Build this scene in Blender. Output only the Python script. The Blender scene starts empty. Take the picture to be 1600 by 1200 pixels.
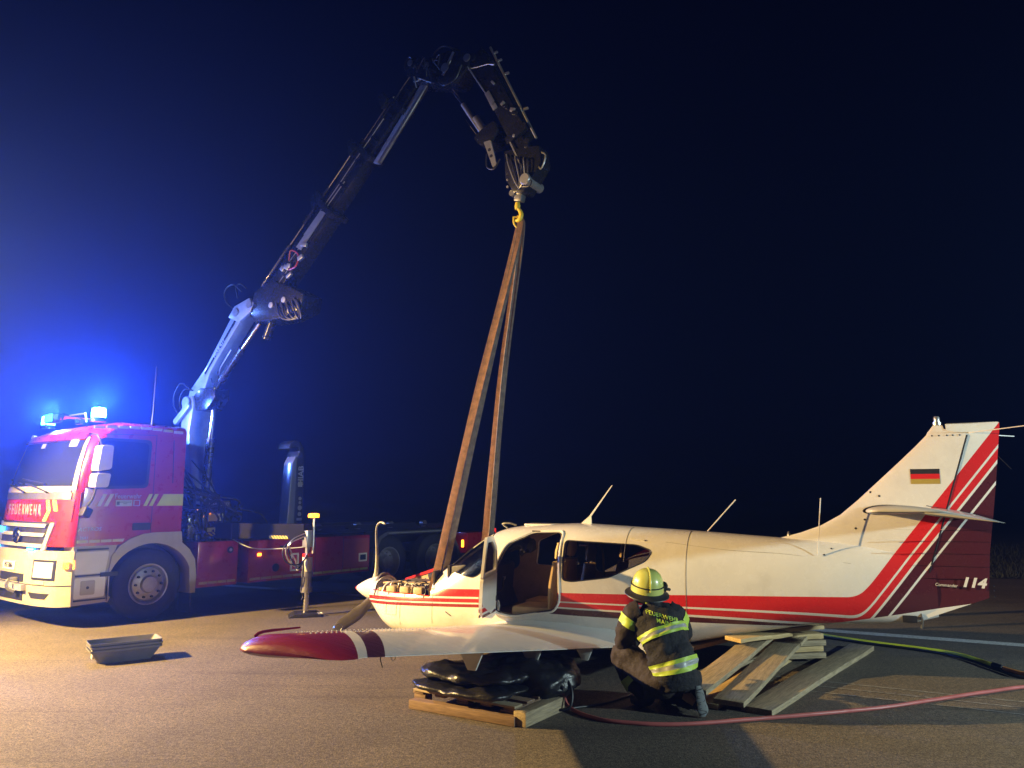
import bpy, bmesh, math, random
from mathutils import Vector, Matrix, noise
R = math.radians
random.seed(4)
SC = bpy.context.scene
COL = SC.collection

# ------------------------------------------------------------------ camera, world, lights, exposure
cam_data = bpy.data.cameras.new('camera')
cam_data.sensor_width = 36.0
cam_data.lens = 27.0
cam_data.clip_start = 0.05
cam_data.clip_end = 2000
camera = bpy.data.objects.new('camera', cam_data)
COL.objects.link(camera)
camera.location = (0, 0, 1.85)
camera.rotation_euler = (R(90) + math.atan(175 / 1200), 0, 0)
SC.camera = camera

world = bpy.data.worlds.new('World')
SC.world = world
world.use_nodes = True
wt = world.node_tree
wt.nodes.clear()
wo = wt.nodes.new('ShaderNodeOutputWorld')
wb = wt.nodes.new('ShaderNodeBackground')
wb.inputs[0].default_value = (0.0002, 0.0005, 0.004, 1)      # clear night sky, deep navy
wb.inputs[1].default_value = 1.0
wt.links.new(wb.outputs[0], wo.inputs[0])

def light(name, kind, loc, energy, color, target=None, **kw):
    d = bpy.data.lights.new(name, kind)
    d.energy = energy
    d.color = color
    for k, v in kw.items():
        setattr(d, k, v)
    o = bpy.data.objects.new(name, d)
    COL.objects.link(o)
    o.location = loc
    if target is not None:
        o.rotation_euler = (Vector(target) - Vector(loc)).to_track_quat('-Z', 'Y').to_euler()
    return o

# warm halogen work light on a mast left of the truck, and a cooler one on a vehicle to the right
light('floodlight_left', 'SPOT', (-9.6, 7.95, 4.0), 16500, (1.0, 0.64, 0.21), (1.0, 9.4, -2.6),
      spot_size=R(115), spot_blend=0.75, shadow_soft_size=0.07)
light('floodlight_right', 'SPOT', (9.5, 2.9, 2.7), 2900, (0.78, 1.0, 0.97), (1.5, 8.5, 0.6),
      spot_size=R(110), spot_blend=0.7, shadow_soft_size=0.12)
BLUE = (0.09, 0.23, 1.0)
BEACON_W = 1150
light('vehicle_beacon_off_left', 'POINT', (-16.0, 15.0, 6.5), 1700, (0.14, 0.28, 1.0), shadow_soft_size=0.2)

vs = SC.view_settings
vs.view_transform = 'Standard'
vs.look = 'None'
vs.exposure = 0.0
vs.gamma = 1.0
vs.use_curve_mapping = False
SC.cycles.use_denoising = True
SC.cycles.max_bounces = 6
SC.cycles.diffuse_bounces = 3
SC.cycles.glossy_bounces = 3
SC.cycles.transmission_bounces = 5
SC.cycles.transparent_max_bounces = 8
SC.cycles.volume_bounces = 0
SC.cycles.caustics_reflective = False
SC.cycles.caustics_refractive = False
SC.cycles.sample_clamp_indirect = 4.0

# ------------------------------------------------------------------ node expressions
class X:
    tree = None
    def __init__(s, sock): s.s = sock
    @staticmethod
    def m(op, *a):
        n = X.tree.nodes.new('ShaderNodeMath'); n.operation = op
        for i, v in enumerate(a):
            if isinstance(v, X): X.tree.links.new(v.s, n.inputs[i])
            else: n.inputs[i].default_value = float(v)
        return X(n.outputs[0])
    def __add__(s, o): return X.m('ADD', s, o)
    __radd__ = __add__
    def __sub__(s, o): return X.m('SUBTRACT', s, o)
    def __rsub__(s, o): return X.m('SUBTRACT', o, s)
    def __mul__(s, o): return X.m('MULTIPLY', s, o)
    __rmul__ = __mul__
    def __truediv__(s, o): return X.m('DIVIDE', s, o)
    def lt(s, o): return X.m('LESS_THAN', s, o)
    def gt(s, o): return X.m('GREATER_THAN', s, o)

def mix(t, fac, a, b, blend='MIX'):
    n = t.nodes.new('ShaderNodeMix'); n.data_type = 'RGBA'; n.blend_type = blend
    for i, v in ((0, fac), (6, a), (7, b)):
        if isinstance(v, X): v = v.s
        if isinstance(v, bpy.types.NodeSocket): t.links.new(v, n.inputs[i])
        elif i == 0: n.inputs[0].default_value = v
        else: n.inputs[i].default_value = (*v[:3], 1)
    return n.outputs[2]

def tex_noise(t, scale, detail=4, rough=0.6, vec=None, dist=0):
    n = t.nodes.new('ShaderNodeTexNoise')
    n.inputs['Scale'].default_value = scale; n.inputs['Detail'].default_value = detail
    n.inputs['Roughness'].default_value = rough; n.inputs['Distortion'].default_value = dist
    if vec is None:
        tc = t.nodes.new('ShaderNodeTexCoord'); vec = tc.outputs['Object']
    t.links.new(vec, n.inputs['Vector'])
    return n.outputs['Fac']

def ramp(t, fac, p0, p1, c0, c1):
    n = t.nodes.new('ShaderNodeValToRGB')
    n.color_ramp.elements[0].position = p0; n.color_ramp.elements[1].position = p1
    n.color_ramp.elements[0].color = (*c0, 1); n.color_ramp.elements[1].color = (*c1, 1)
    t.links.new(fac, n.inputs[0])
    return n.outputs[0]

def mat(name, color, rough=0.5, metal=0.0, var=0.18, scale=7, bump=0.0, bscale=40, coat=0.0, emit=None, estr=0,
        dirt=0.0, stretch=None, paint=None, spec=None, bdist=0.01):
    """principled material with mottled colour, uneven gloss and fine relief; paint(t) may give the base colour"""
    m = bpy.data.materials.new(name); m.use_nodes = True
    t = m.node_tree; X.tree = t
    b = t.nodes['Principled BSDF']
    tc = t.nodes.new('ShaderNodeTexCoord'); vec = tc.outputs['Object']
    if stretch:
        mp = t.nodes.new('ShaderNodeMapping'); mp.inputs['Scale'].default_value = stretch
        t.links.new(vec, mp.inputs[0]); vec = mp.outputs[0]
    base = paint(t, tc.outputs['Object']) if paint else None
    n1 = tex_noise(t, scale, 5, 0.65, vec)
    lo = tuple(1 - var for _ in range(3))
    shade = ramp(t, n1, 0.3, 0.7, lo, (1, 1, 1))
    c = mix(t, 1.0, base if base is not None else color, shade, 'MULTIPLY')
    if dirt > 0:
        n2 = tex_noise(t, 2.3, 6, 0.7, vec)
        fac = ramp(t, n2, 0.52, 0.75, (0, 0, 0), (dirt, dirt, dirt))
        c = mix(t, fac, c, (0.07, 0.055, 0.04))
    t.links.new(c, b.inputs['Base Color'])
    n3 = tex_noise(t, scale * 2.7, 4, 0.6, vec)
    mr = t.nodes.new('ShaderNodeMapRange')
    mr.inputs['To Min'].default_value = max(0.02, rough * 0.75); mr.inputs['To Max'].default_value = min(1, rough * 1.3)
    t.links.new(n3, mr.inputs[0]); t.links.new(mr.outputs[0], b.inputs['Roughness'])
    b.inputs['Metallic'].default_value = metal
    if spec is not None: b.inputs['Specular IOR Level'].default_value = spec
    if coat: b.inputs['Coat Weight'].default_value = coat; b.inputs['Coat Roughness'].default_value = 0.06
    if bump:
        n4 = tex_noise(t, bscale, 5, 0.65, vec)
        bp = t.nodes.new('ShaderNodeBump'); bp.inputs['Strength'].default_value = bump; bp.inputs['Distance'].default_value = bdist
        t.links.new(n4, bp.inputs['Height']); t.links.new(bp.outputs[0], b.inputs['Normal'])
    if emit:
        b.inputs['Emission Color'].default_value = (*emit, 1); b.inputs['Emission Strength'].default_value = estr
    return m

def glass(name, tint, rough=0.05, alpha=0.35):
    m = bpy.data.materials.new(name); m.use_nodes = True
    t = m.node_tree; t.nodes.clear()
    o = t.nodes.new('ShaderNodeOutputMaterial')
    tr = t.nodes.new('ShaderNodeBsdfTransparent'); tr.inputs[0].default_value = (*tint, 1)
    gl = t.nodes.new('ShaderNodeBsdfGlossy'); gl.inputs['Roughness'].default_value = rough
    gl.inputs['Color'].default_value = (0.9, 0.92, 0.95, 1)
    fr = t.nodes.new('ShaderNodeFresnel'); fr.inputs[0].default_value = 1.5
    nz = tex_noise(t, 3, 4, 0.6)
    bp = t.nodes.new('ShaderNodeBump'); bp.inputs['Strength'].default_value = 0.04; bp.inputs['Distance'].default_value = 0.02
    t.links.new(nz, bp.inputs['Height']); t.links.new(bp.outputs[0], gl.inputs['Normal'])
    ms = t.nodes.new('ShaderNodeMixShader')
    ad = t.nodes.new('ShaderNodeMath'); ad.operation = 'ADD'; ad.inputs[1].default_value = alpha; ad.use_clamp = True
    t.links.new(fr.outputs[0], ad.inputs[0]); t.links.new(ad.outputs[0], ms.inputs[0])
    t.links.new(tr.outputs[0], ms.inputs[1]); t.links.new(gl.outputs[0], ms.inputs[2])
    t.links.new(ms.outputs[0], o.inputs[0])
    return m

# ------------------------------------------------------------------ mesh helpers
def catmull(pts, k=6):
    P = [Vector(p) for p in pts]
    if len(P) < 3: return P
    out = []
    for i in range(len(P) - 1):
        a = P[i - 1] if i else P[0] * 2 - P[1]
        b, c = P[i], P[i + 1]
        d = P[i + 2] if i + 2 < len(P) else P[-1] * 2 - P[-2]
        for j in range(k):
            t = j / k
            out.append(0.5 * ((2 * b) + (c - a) * t + (2 * a - 5 * b + 4 * c - d) * t * t + (3 * b - a - 3 * c + d) * t ** 3))
    out.append(P[-1])
    return out

class MB:
    """collects shapes and links them as one mesh object"""
    def __init__(s, M=None): s.v = []; s.f = []; s.M = M or Matrix.Identity(4); s.mi = []
    def add(s, vs, fs, mi=0):
        o = len(s.v); s.v += [s.M @ Vector(v) for v in vs]; s.f += [tuple(i + o for i in f) for f in fs]; s.mi += [mi] * len(fs)
        return s
    def box(s, c, d, rot=None, bev=0.0, mi=0):
        hx, hy, hz = d[0] / 2, d[1] / 2, d[2] / 2
        Rm = rot.to_3x3() if rot is not None else Matrix.Identity(3)
        b = min(bev, hx * .9, hy * .9, hz * .9)
        if b <= 0:
            vs = [(x * hx, y * hy, z * hz) for x in (-1, 1) for y in (-1, 1) for z in (-1, 1)]
            fs = [(0, 1, 3, 2), (4, 6, 7, 5), (0, 4, 5, 1), (2, 3, 7, 6), (0, 2, 6, 4), (1, 5, 7, 3)]
        else:
            bm = bmesh.new(); bmesh.ops.create_cube(bm, size=1)
            for v in bm.verts: v.co = Vector((v.co.x * d[0], v.co.y * d[1], v.co.z * d[2]))
            bmesh.ops.bevel(bm, geom=bm.edges[:], offset=b, segments=2, affect='EDGES', profile=0.6)
            bm.verts.index_update()
            vs = [tuple(v.co) for v in bm.verts]; fs = [tuple(v.index for v in f.verts) for f in bm.faces]; bm.free()
        C = Vector(c)
        return s.add([C + Rm @ Vector(v) for v in vs], fs, mi)
    def prism(s, poly, a, b, axis='y', mi=0):
        """2D polygon (u,v) extruded from a to b; axis y: u=x v=z, axis x: u=y v=z, axis z: u=x v=y"""
        def P(u, v, w):
            return {'y': (u, w, v), 'x': (w, u, v), 'z': (u, v, w)}[axis]
        n = len(poly)
        vs = [P(u, v, a) for u, v in poly] + [P(u, v, b) for u, v in poly]
        fs = [tuple(range(n))[::-1], tuple(range(n, 2 * n))] + [(i, (i + 1) % n, n + (i + 1) % n, n + i) for i in range(n)]
        return s.add(vs, fs, mi)
    def bar(s, p, q, w, h=None, up=(0, 0, 1), mi=0):
        p, q = Vector(p), Vector(q); d = q - p; L = d.length; h = h or w
        x = d.normalized(); y = Vector(up).cross(x)
        if y.length < 1e-4: y = Vector((0, 1, 0)).cross(x)
        y.normalize(); z = x.cross(y)
        M = Matrix((x, y, z)).transposed()
        return s.box((p + q) / 2, (L, w, h), M.to_4x4(), 0, mi)
    def tube(s, pts, r, n=10, smooth=0, cap=True, flat=1.0, jit=0.0, up=None, mi=0):
        P = catmull(pts, smooth) if smooth else [Vector(p) for p in pts]
        N = len(P)
        def rad(i):
            if not isinstance(r, (list, tuple)): return (r, r * flat)
            u = i / (N - 1) * (len(r) - 1); k = min(int(u), len(r) - 2); f = u - k
            a, b = r[k], r[k + 1]
            if isinstance(a, (int, float)): a = (a, a * flat)
            if isinstance(b, (int, float)): b = (b, b * flat)
            f = f * f * (3 - 2 * f)
            return (a[0] * (1 - f) + b[0] * f, a[1] * (1 - f) + b[1] * f)
        vs = []; fs = []
        t0 = (P[1] - P[0]).normalized()
        ref = Vector(up) if up else (Vector((0, 0, 1)) if abs(t0.z) < .9 else Vector((1, 0, 0)))
        u = (ref - t0 * ref.dot(t0)).normalized()
        for i in range(N):
            t = (P[min(i + 1, N - 1)] - P[max(i - 1, 0)]).normalized()
            u = (u - t * u.dot(t)).normalized(); w = t.cross(u)
            ra, rb = rad(i)
            for k in range(n):
                a = 2 * math.pi * k / n
                q = P[i] + u * math.cos(a) * rb + w * math.sin(a) * ra
                if jit:
                    q += (q - P[i]).normalized() * jit * (noise.noise(q * 9) + .6 * noise.noise(q * 21) + .3 * noise.noise(q * 45))
                vs.append(q)
        for i in range(N - 1):
            for k in range(n):
                fs.append((i * n + k, i * n + (k + 1) % n, (i + 1) * n + (k + 1) % n, (i + 1) * n + k))
        if cap: fs += [tuple(range(n))[::-1], tuple(range((N - 1) * n, N * n))]
        return s.add(vs, fs, mi)
    def cyl(s, p, q, r, n=16, r2=None, mi=0):
        return s.tube([p, q], [(r, r), (r2 or r, r2 or r)] if r2 else r, n, mi=mi)
    def lathe(s, prof, c=(0, 0, 0), axis='z', n=24, mi=0):
        vs = []; fs = []; m = len(prof)
        for k in range(n):
            a = 2 * math.pi * k / n; ca, sa = math.cos(a), math.sin(a)
            for (r, h) in prof:
                q = {'z': (r * ca, r * sa, h), 'x': (h, r * ca, r * sa), 'y': (r * ca, h, r * sa)}[axis]
                vs.append(Vector(c) + Vector(q))
        for k in range(n):
            k2 = (k + 1) % n
            for j in range(m - 1): fs.append((k * m + j, k2 * m + j, k2 * m + j + 1, k * m + j + 1))
        return s.add(vs, fs, mi)
    def loft(s, rings, cap=True, closed=True, mi=0):
        n = len(rings[0]); vs = [p for r in rings for p in r]; fs = []
        for i in range(len(rings) - 1):
            for k in range(n if closed else n - 1):
                fs.append((i * n + k, i * n + (k + 1) % n, (i + 1) * n + (k + 1) % n, (i + 1) * n + k))
        if cap and closed: fs += [tuple(range(n))[::-1], tuple(range((len(rings) - 1) * n, len(rings) * n))]
        return s.add(vs, fs, mi)
    def obj(s, name, m, parent=None, smooth=True, bevel=0.0, kind=None, ang=40):
        me = bpy.data.meshes.new(name); me.from_pydata([tuple(v) for v in s.v], [], s.f)
        for x in (m if isinstance(m, (list, tuple)) else [m]): me.materials.append(x)
        if isinstance(m, (list, tuple)):
            for p, i in zip(me.polygons, s.mi): p.material_index = i
        bm = bmesh.new(); bm.from_mesh(me)
        bmesh.ops.remove_doubles(bm, verts=bm.verts, dist=1e-5)
        bmesh.ops.recalc_face_normals(bm, faces=bm.faces)
        if bevel:
            es = [e for e in bm.edges if len(e.link_faces) == 2 and e.calc_face_angle(0) > R(30)]
            bmesh.ops.bevel(bm, geom=es, offset=bevel, segments=2, affect='EDGES', profile=0.6, clamp_overlap=True)
        bm.to_mesh(me); bm.free()
        if smooth:
            me.polygons.foreach_set('use_smooth', [True] * len(me.polygons))
            try: me.set_sharp_from_angle(angle=R(ang))
            except Exception: pass
        o = bpy.data.objects.new(name, me); COL.objects.link(o)
        if parent is not None: o.parent = parent
        if kind: o['kind'] = kind
        return o

def thing(name, label, cat, loc=(0, 0, 0), rz=0.0, group=None):
    o = bpy.data.objects.new(name, None); COL.objects.link(o)
    o.empty_display_size = 0.2
    o.location = loc; o.rotation_euler = (0, 0, rz); o['label'] = label; o['category'] = cat
    if group: o['group'] = group
    return o

def tag(o, label, cat, group=None):
    o['label'] = label; o['category'] = cat
    if group: o['group'] = group
    return o

def text(name, body, size, m, parent, loc, rot, align='CENTER', extrude=0.0015, shear=0, sx=1.0, bold=0.0):
    c = bpy.data.curves.new(name, 'FONT'); c.body = body; c.size = size; c.align_x = align; c.align_y = 'CENTER'
    c.extrude = extrude; c.shear = shear; c.offset = bold; c.resolution_u = 3
    o = bpy.data.objects.new('tmp', c); COL.objects.link(o)
    dg = bpy.context.evaluated_depsgraph_get()
    me = bpy.data.meshes.new_from_object(o.evaluated_get(dg)); bpy.data.objects.remove(o)
    me.materials.clear(); me.materials.append(m); me.name = name
    t = bpy.data.objects.new(name, me); COL.objects.link(t)
    t.parent = parent; t.location = loc; t.rotation_euler = rot; t.scale = (sx, 1, 1)
    return t

def boolean(o, cutters, op='DIFFERENCE'):
    for c in cutters:
        md = o.modifiers.new('b', 'BOOLEAN'); md.operation = op; md.object = c; md.solver = 'EXACT'
    dg = bpy.context.evaluated_depsgraph_get()
    me = bpy.data.meshes.new_from_object(o.evaluated_get(dg), depsgraph=dg)
    o.modifiers.clear(); o.data = me
    me.polygons.foreach_set('use_smooth', [True] * len(me.polygons))
    try: me.set_sharp_from_angle(angle=R(35))
    except Exception: pass
    return o

def rotY(a): return Matrix.Rotation(a, 4, 'Y')
def rotZ(a): return Matrix.Rotation(a, 4, 'Z')
def rotX(a): return Matrix.Rotation(a, 4, 'X')

# ------------------------------------------------------------------ materials
def asphalt_paint(t, vec):
    n = tex_noise(t, 75, 5, 0.95, vec); n2 = tex_noise(t, 0.35, 5, 0.6, vec); n3 = tex_noise(t, 1.7, 4, 0.6, vec)
    c = ramp(t, n, 0.40, 0.60, (0.023, 0.0195, 0.015), (0.27, 0.228, 0.172))
    c2 = ramp(t, n2, 0.3, 0.7, (0.72, 0.72, 0.72), (1.1, 1.1, 1.1))
    c3 = ramp(t, n3, 0.35, 0.68, (0.86, 0.86, 0.86), (1.05, 1.05, 1.05))
    mp = t.nodes.new('ShaderNodeMapping'); mp.inputs['Rotation'].default_value = (0, 0, 0.48); mp.inputs['Scale'].default_value = (0.12, 2.2, 1)
    t.links.new(vec, mp.inputs[0]); n4 = tex_noise(t, 1.6, 4, 0.6, mp.outputs[0], 0.4)
    c4 = ramp(t, n4, 0.56, 0.66, (1, 1, 1), (0.80, 0.80, 0.80))            # rubbed-in tyre streaks along the runway
    n5 = tex_noise(t, 24, 6, 0.9, vec)
    c5 = ramp(t, n5, 0.40, 0.60, (0.52, 0.52, 0.52), (1.38, 1.38, 1.38))   # coarse aggregate
    c = mix(t, 1, mix(t, 1, c, c4, 'MULTIPLY'), c5, 'MULTIPLY')
    return mix(t, 1, mix(t, 1, c, c2, 'MULTIPLY'), c3, 'MULTIPLY')
M_asph = mat('asphalt', (0.08, 0.08, 0.08), 0.82, var=0.05, paint=asphalt_paint, bump=0.55, bscale=60, bdist=0.012, spec=0.35)
def worn(t, vec):
    n = tex_noise(t, 30, 5, 0.75, vec)
    return ramp(t, n, 0.33, 0.5, (0.16, 0.16, 0.15), (0.62, 0.62, 0.58))
M_line = mat('road_paint', (0.6, 0.6, 0.56), 0.6, paint=worn, bump=0.3, bscale=90)
def worn2(t, vec):
    n = tex_noise(t, 14, 6, 0.8, vec)
    return ramp(t, n, 0.4, 0.6, (0.10, 0.095, 0.09), (0.34, 0.33, 0.30))
M_line2 = mat('worn_road_paint', (0.3, 0.3, 0.3), 0.7, paint=worn2)
M_grass = mat('grass', (0.045, 0.055, 0.022), 0.8, var=0.5, scale=3)
M_soil = mat('soil', (0.05, 0.045, 0.03), 0.95, var=0.5, scale=2, bump=0.8, bscale=8, bdist=0.1)

M_red = mat('red_paint', (0.40, 0.016, 0.012), 0.28, var=0.12, coat=0.6, dirt=0.12, scale=3)
M_cream = mat('cream_paint', (0.44, 0.40, 0.31), 0.38, var=0.12, coat=0.3, dirt=0.15)
M_white = mat('white_plastic', (0.78, 0.76, 0.70), 0.4, var=0.1)
M_black = mat('black_plastic', (0.018, 0.018, 0.02), 0.5, var=0.3, bump=0.2)
M_steel_dark = mat('dark_steel', (0.03, 0.032, 0.04), 0.38, 0.3, var=0.35, scale=12, bump=0.15, dirt=0.2)
M_crane = mat('crane_grey_paint', (0.017, 0.018, 0.022), 0.26, 0.2, var=0.3, dirt=0.3, coat=0.3, bump=0.1)
M_beam = mat('dark_beam_paint', (.010, .010, .012), .8, .0, spec=.08, bump=.1)
M_crane_lit = mat('crane_lit_paint', (0.30, 0.33, 0.36), 0.32, 0.2, var=0.25, dirt=0.3, coat=0.3)  # paler copy of the crane paint, blue beacon light put into its colour
M_chrome = mat('chrome_rod', (0.75, 0.76, 0.78), 0.12, 1.0, var=0.1)
M_steel = mat('bare_steel', (0.42, 0.42, 0.42), 0.35, 0.85, var=0.3, dirt=0.2, scale=15)
M_alu = mat('aluminium', (0.62, 0.62, 0.62), 0.33, 0.8, var=0.2)
M_rubber = mat('tyre_rubber', (0.022, 0.022, 0.024), 0.72, var=0.35, bump=0.5, bscale=60)
M_glass_dark = mat('cab_glass', (0.02, 0.025, 0.035), 0.10, var=0.2, coat=0.5, scale=2)
M_yellow_refl = mat('reflective_yellow', (0.62, 0.72, 0.10), 0.3, var=0.12)
M_pale_refl = mat('reflective_pale', (0.60, 0.58, 0.40), 0.3, var=0.12)
M_yellow = mat('yellow_paint', (0.75, 0.55, 0.03), 0.4, dirt=0.2)
M_silver = mat('silver_print', (0.48, 0.49, 0.51), 0.3, 0.3)
M_beacon = mat('blue_lamp_lit', (0.1, 0.5, 1.0), 0.2, emit=(0.10, 0.62, 1.0), estr=30)
M_flasher = mat('blue_flasher_lit', (0.1, 0.5, 1.0), 0.2, emit=(0.02, 0.35, 1.0), estr=12)
M_beacon_base = mat('beacon_base', (0.02, 0.1, 0.5), 0.25, coat=0.5)
M_amber = mat('amber_lamp_lit', (1, 0.35, 0.02), 0.3, emit=(1.0, 0.30, 0.015), estr=7)
M_head = mat('headlamp_glass', (0.6, 0.6, 0.58), 0.12, 0.2, emit=(1.0, 0.86, 0.6), estr=0.6, coat=1)
M_redlamp = mat('red_lamp', (0.8, 0.02, 0.01), 0.15, emit=(1, .03, .02), estr=1.0, coat=1)
def hazard(t, vec):
    sx = t.nodes.new('ShaderNodeSeparateXYZ'); t.links.new(vec, sx.inputs[0])
    X.tree = t
    f = X.m('FRACT', (X(sx.outputs[0]) + X(sx.outputs[1]) * 0.6 + X(sx.outputs[2])) * 17.0)
    return mix(t, f.lt(0.5), (0.70, 0.55, 0.06), (0.02, 0.02, 0.02))
M_hazard = mat('hazard_tape', (0.7, 0.5, 0.1), 0.4, paint=hazard)

# aircraft paint: white with swept red and maroon bands (flat print)
RED = (0.62, 0.022, 0.022); WHT = (0.74, 0.73, 0.70); MAR = (0.075, 0.014, 0.02)
def livery(t, vec):
    X.tree = t
    sx = t.nodes.new('ShaderNodeSeparateXYZ'); t.links.new(vec, sx.inputs[0])
    x, z = X(sx.outputs[0]), X(sx.outputs[2])
    # band coordinate: distance below the top edge; horizontal run then sweep up the fin, blended round the corner
    h = z - ((x - 3.2) * 0.0215 + 0.19)
    h = h * (1.0 + X.m('MAXIMUM', (x - 3.2) * 0.17, 0.0) * -1.0)
    s = ((x - 6.31) * -1.64 + (z - 0.31) * 1.28) / 2.080 * 0.80
    q = X.m('SMOOTH_MIN', h, s, 0.10)
    dep = q * -1.0
    edges = [(0.0, RED), (0.092, WHT), (0.107, RED), (0.153, WHT), (0.170, MAR), (0.238, WHT), (0.254, MAR)]
    c = None
    col = mix(t, dep.gt(0.0), WHT, RED)
    for e, cc in edges[1:]:
        col = mix(t, dep.gt(e), col, cc)
    # belly: below the bands the fuselage is white again (only forward of the tail and low down)
    low = X.m('MULTIPLY', z.lt((x - 3.2) * -0.011 + -0.045), x.lt(6.0))
    col = mix(t, low, col, WHT)
    low2 = z.lt((x - 6.5) * 0.20 + 0.075)
    col = mix(t, low2, col, WHT)
    # nose section has its own stripes, ending at the engine bay
    nose = x.lt(2.3)
    hn = z - (x - 1.6) * 0.045
    n = mix(t, X.m('MULTIPLY', hn.lt(0.150), x.gt(1.33)), WHT, RED)
    n = mix(t, hn.lt(0.062), n, WHT)
    n = mix(t, hn.lt(0.040), n, RED)
    n = mix(t, hn.lt(-0.004), n, WHT)
    n = mix(t, hn.lt(-0.022), n, (0.28, 0.02, 0.02))
    n = mix(t, hn.lt(-0.058), n, WHT)
    return mix(t, nose, col, n)
M_plane = mat('aircraft_paint', (0.8, 0.8, 0.8), 0.26, var=0.07, coat=0.5, paint=livery, bump=0.12, bscale=3, bdist=0.02, dirt=0.16, scale=3)
def wing_paint(t, vec):
    X.tree = t
    sx = t.nodes.new('ShaderNodeSeparateXYZ'); t.links.new(vec, sx.inputs[0])
    x = X(sx.outputs[0]); y = X.m('ABSOLUTE', X(sx.outputs[1]))
    tt = (y - 0.6) / 4.35
    c = (x - (tt * 0.65 + 2.05)) / (tt * -0.93 + 1.83)
    col = mix(t, (tt - c * 0.286).gt(0.654), WHT, MAR)
    col = mix(t, (tt - c * 0.254).gt(0.726), col, WHT)
    col = mix(t, (tt - c * 0.236).gt(0.764), col, (0.20, 0.010, 0.026))  # tip red lowered, shade on the end cap put into it
    return col
M_wing = mat('wing_paint', (0.8, 0.8, 0.8), 0.3, var=0.10, coat=0.25, paint=wing_paint, bump=0.7, bscale=4, bdist=0.014,
             stretch=(1.0, 6.0, 1.0), scale=3)
M_ac_white = mat('aircraft_white', (0.74, 0.73, 0.70), 0.3, var=0.08, coat=0.4)
M_ac_red = mat('aircraft_red', RED, 0.3, var=0.08, coat=0.4)
M_engine = mat('engine_metal', (0.30, 0.27, 0.22), 0.45, 0.5, var=0.5, scale=20, bump=0.3)
M_engine_cream = mat('engine_cover', (0.62, 0.50, 0.30), 0.5, var=0.3, scale=18)
M_joint = mat('skin_joint_grey', (.22, .20, .18), .6)
M_lining = mat('cabin_lining', (0.30, 0.22, 0.15), 0.8, var=0.3)
M_bay = mat('engine_bay_dark', (0.02, 0.016, 0.014), 0.7, var=0.4)
M_seat = mat('beige_seat_cloth', (0.68, 0.50, 0.28), 0.8, var=0.25, bump=0.3, bscale=80)
M_blade = mat('propeller_blade', (0.60, 0.60, 0.50), 0.35, 0.1, var=0.15)
M_blade_dark = mat('propeller_back', (0.13, 0.115, 0.10), 0.5, 0.1, var=0.3)
M_pane = glass('cabin_window_pane', (0.72, 0.70, 0.68), 0.04, 0.0)

def wood(name, c0, c1):
    def f(t, vec):
        mp = t.nodes.new('ShaderNodeMapping'); mp.inputs['Scale'].default_value = (0.7, 9, 9); t.links.new(vec, mp.inputs[0])
        n = tex_noise(t, 6, 6, 0.65, mp.outputs[0], 1.2)
        return ramp(t, n, 0.3, 0.72, c0, c1)
    return mat(name, c1, 0.75, var=0.25, paint=f, bump=0.35, bscale=30, stretch=(0.4, 4, 4), dirt=0.25)
M_wood = wood('weathered_plank', (0.20, 0.16, 0.10), (0.55, 0.44, 0.28))
M_wood2 = wood('pale_beam', (0.42, 0.30, 0.13), (0.72, 0.54, 0.28))
M_wood3 = wood('brown_pallet_wood', (0.16, 0.10, 0.06), (0.36, 0.24, 0.15))
M_bag = mat('black_rubber_bag', (0.010, 0.011, 0.014), 0.36, var=0.3, bump=0.5, bscale=6, bdist=0.03, dirt=0.1)
M_sling = mat('brown_webbing', (0.27, 0.14, 0.085), 0.8, var=0.6, scale=14, bump=0.5, bscale=150)
M_sling2 = mat('grey_brown_webbing', (0.24, 0.18, 0.13), 0.8, var=0.6, scale=14, bump=0.5, bscale=150)
M_hose_pink = mat('pink_hose', (0.50, 0.13, 0.12), 0.45, var=0.25, scale=4)
M_hose_yel = mat('yellow_hose', (0.85, 0.85, 0.04), 0.45, var=0.25, scale=4)
M_hose_or = mat('orange_hose', (0.75, 0.30, 0.06), 0.45, var=0.25)
M_hose_blk = mat('black_hose', (0.015, 0.015, 0.018), 0.45, var=0.3)
M_tub = mat('grey_plastic_tub', (0.17, 0.17, 0.17), 0.5, var=0.25)
M_jacket = mat('black_turnout_cloth', (0.009, 0.010, 0.013), 0.85, var=0.4, bump=0.7, bscale=25, bdist=0.02)
M_cloth_lit = mat('lit_turnout_cloth', (0.024, 0.017, 0.014), 0.8, var=0.4, bump=0.7, bscale=18, bdist=0.02)  # browner copy of the black cloth, warm light on the left limbs painted in
M_lime = mat('lime_reflective_tape', (0.46, 0.66, 0.07), 0.5, var=0.15, emit=(0.4, 0.7, 0.02), estr=0.0)
M_grey_tape = mat('grey_reflective_tape', (0.35, 0.38, 0.38), 0.35, var=0.15)
M_helmet = mat('yellow_green_helmet', (0.60, 0.66, 0.17), 0.3, var=0.15, coat=0.6, dirt=0.15)
M_helmet_band = mat('black_helmet_band', (0.02, 0.02, 0.02), 0.5)
M_skin = mat('skin', (0.50, 0.30, 0.22), 0.55, var=0.12)
M_hair = mat('brown_hair', (0.05, 0.03, 0.02), 0.7)
M_glove = mat('work_glove', (0.10, 0.08, 0.06), 0.8, var=0.4)
M_boot = mat('black_boot_leather', (0.02, 0.02, 0.024), 0.5, var=0.4, bump=0.4)
M_sole = mat('grey_boot_sole', (0.17, 0.19, 0.20), 0.7, var=0.4)

# ------------------------------------------------------------------ ground
g = MB().add([(-400, -60, 0), (400, -60, 0), (400, 420, 0), (-400, 420, 0)], [(0, 1, 2, 3)]).obj('ground', M_asph, kind='structure', smooth=False)

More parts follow.
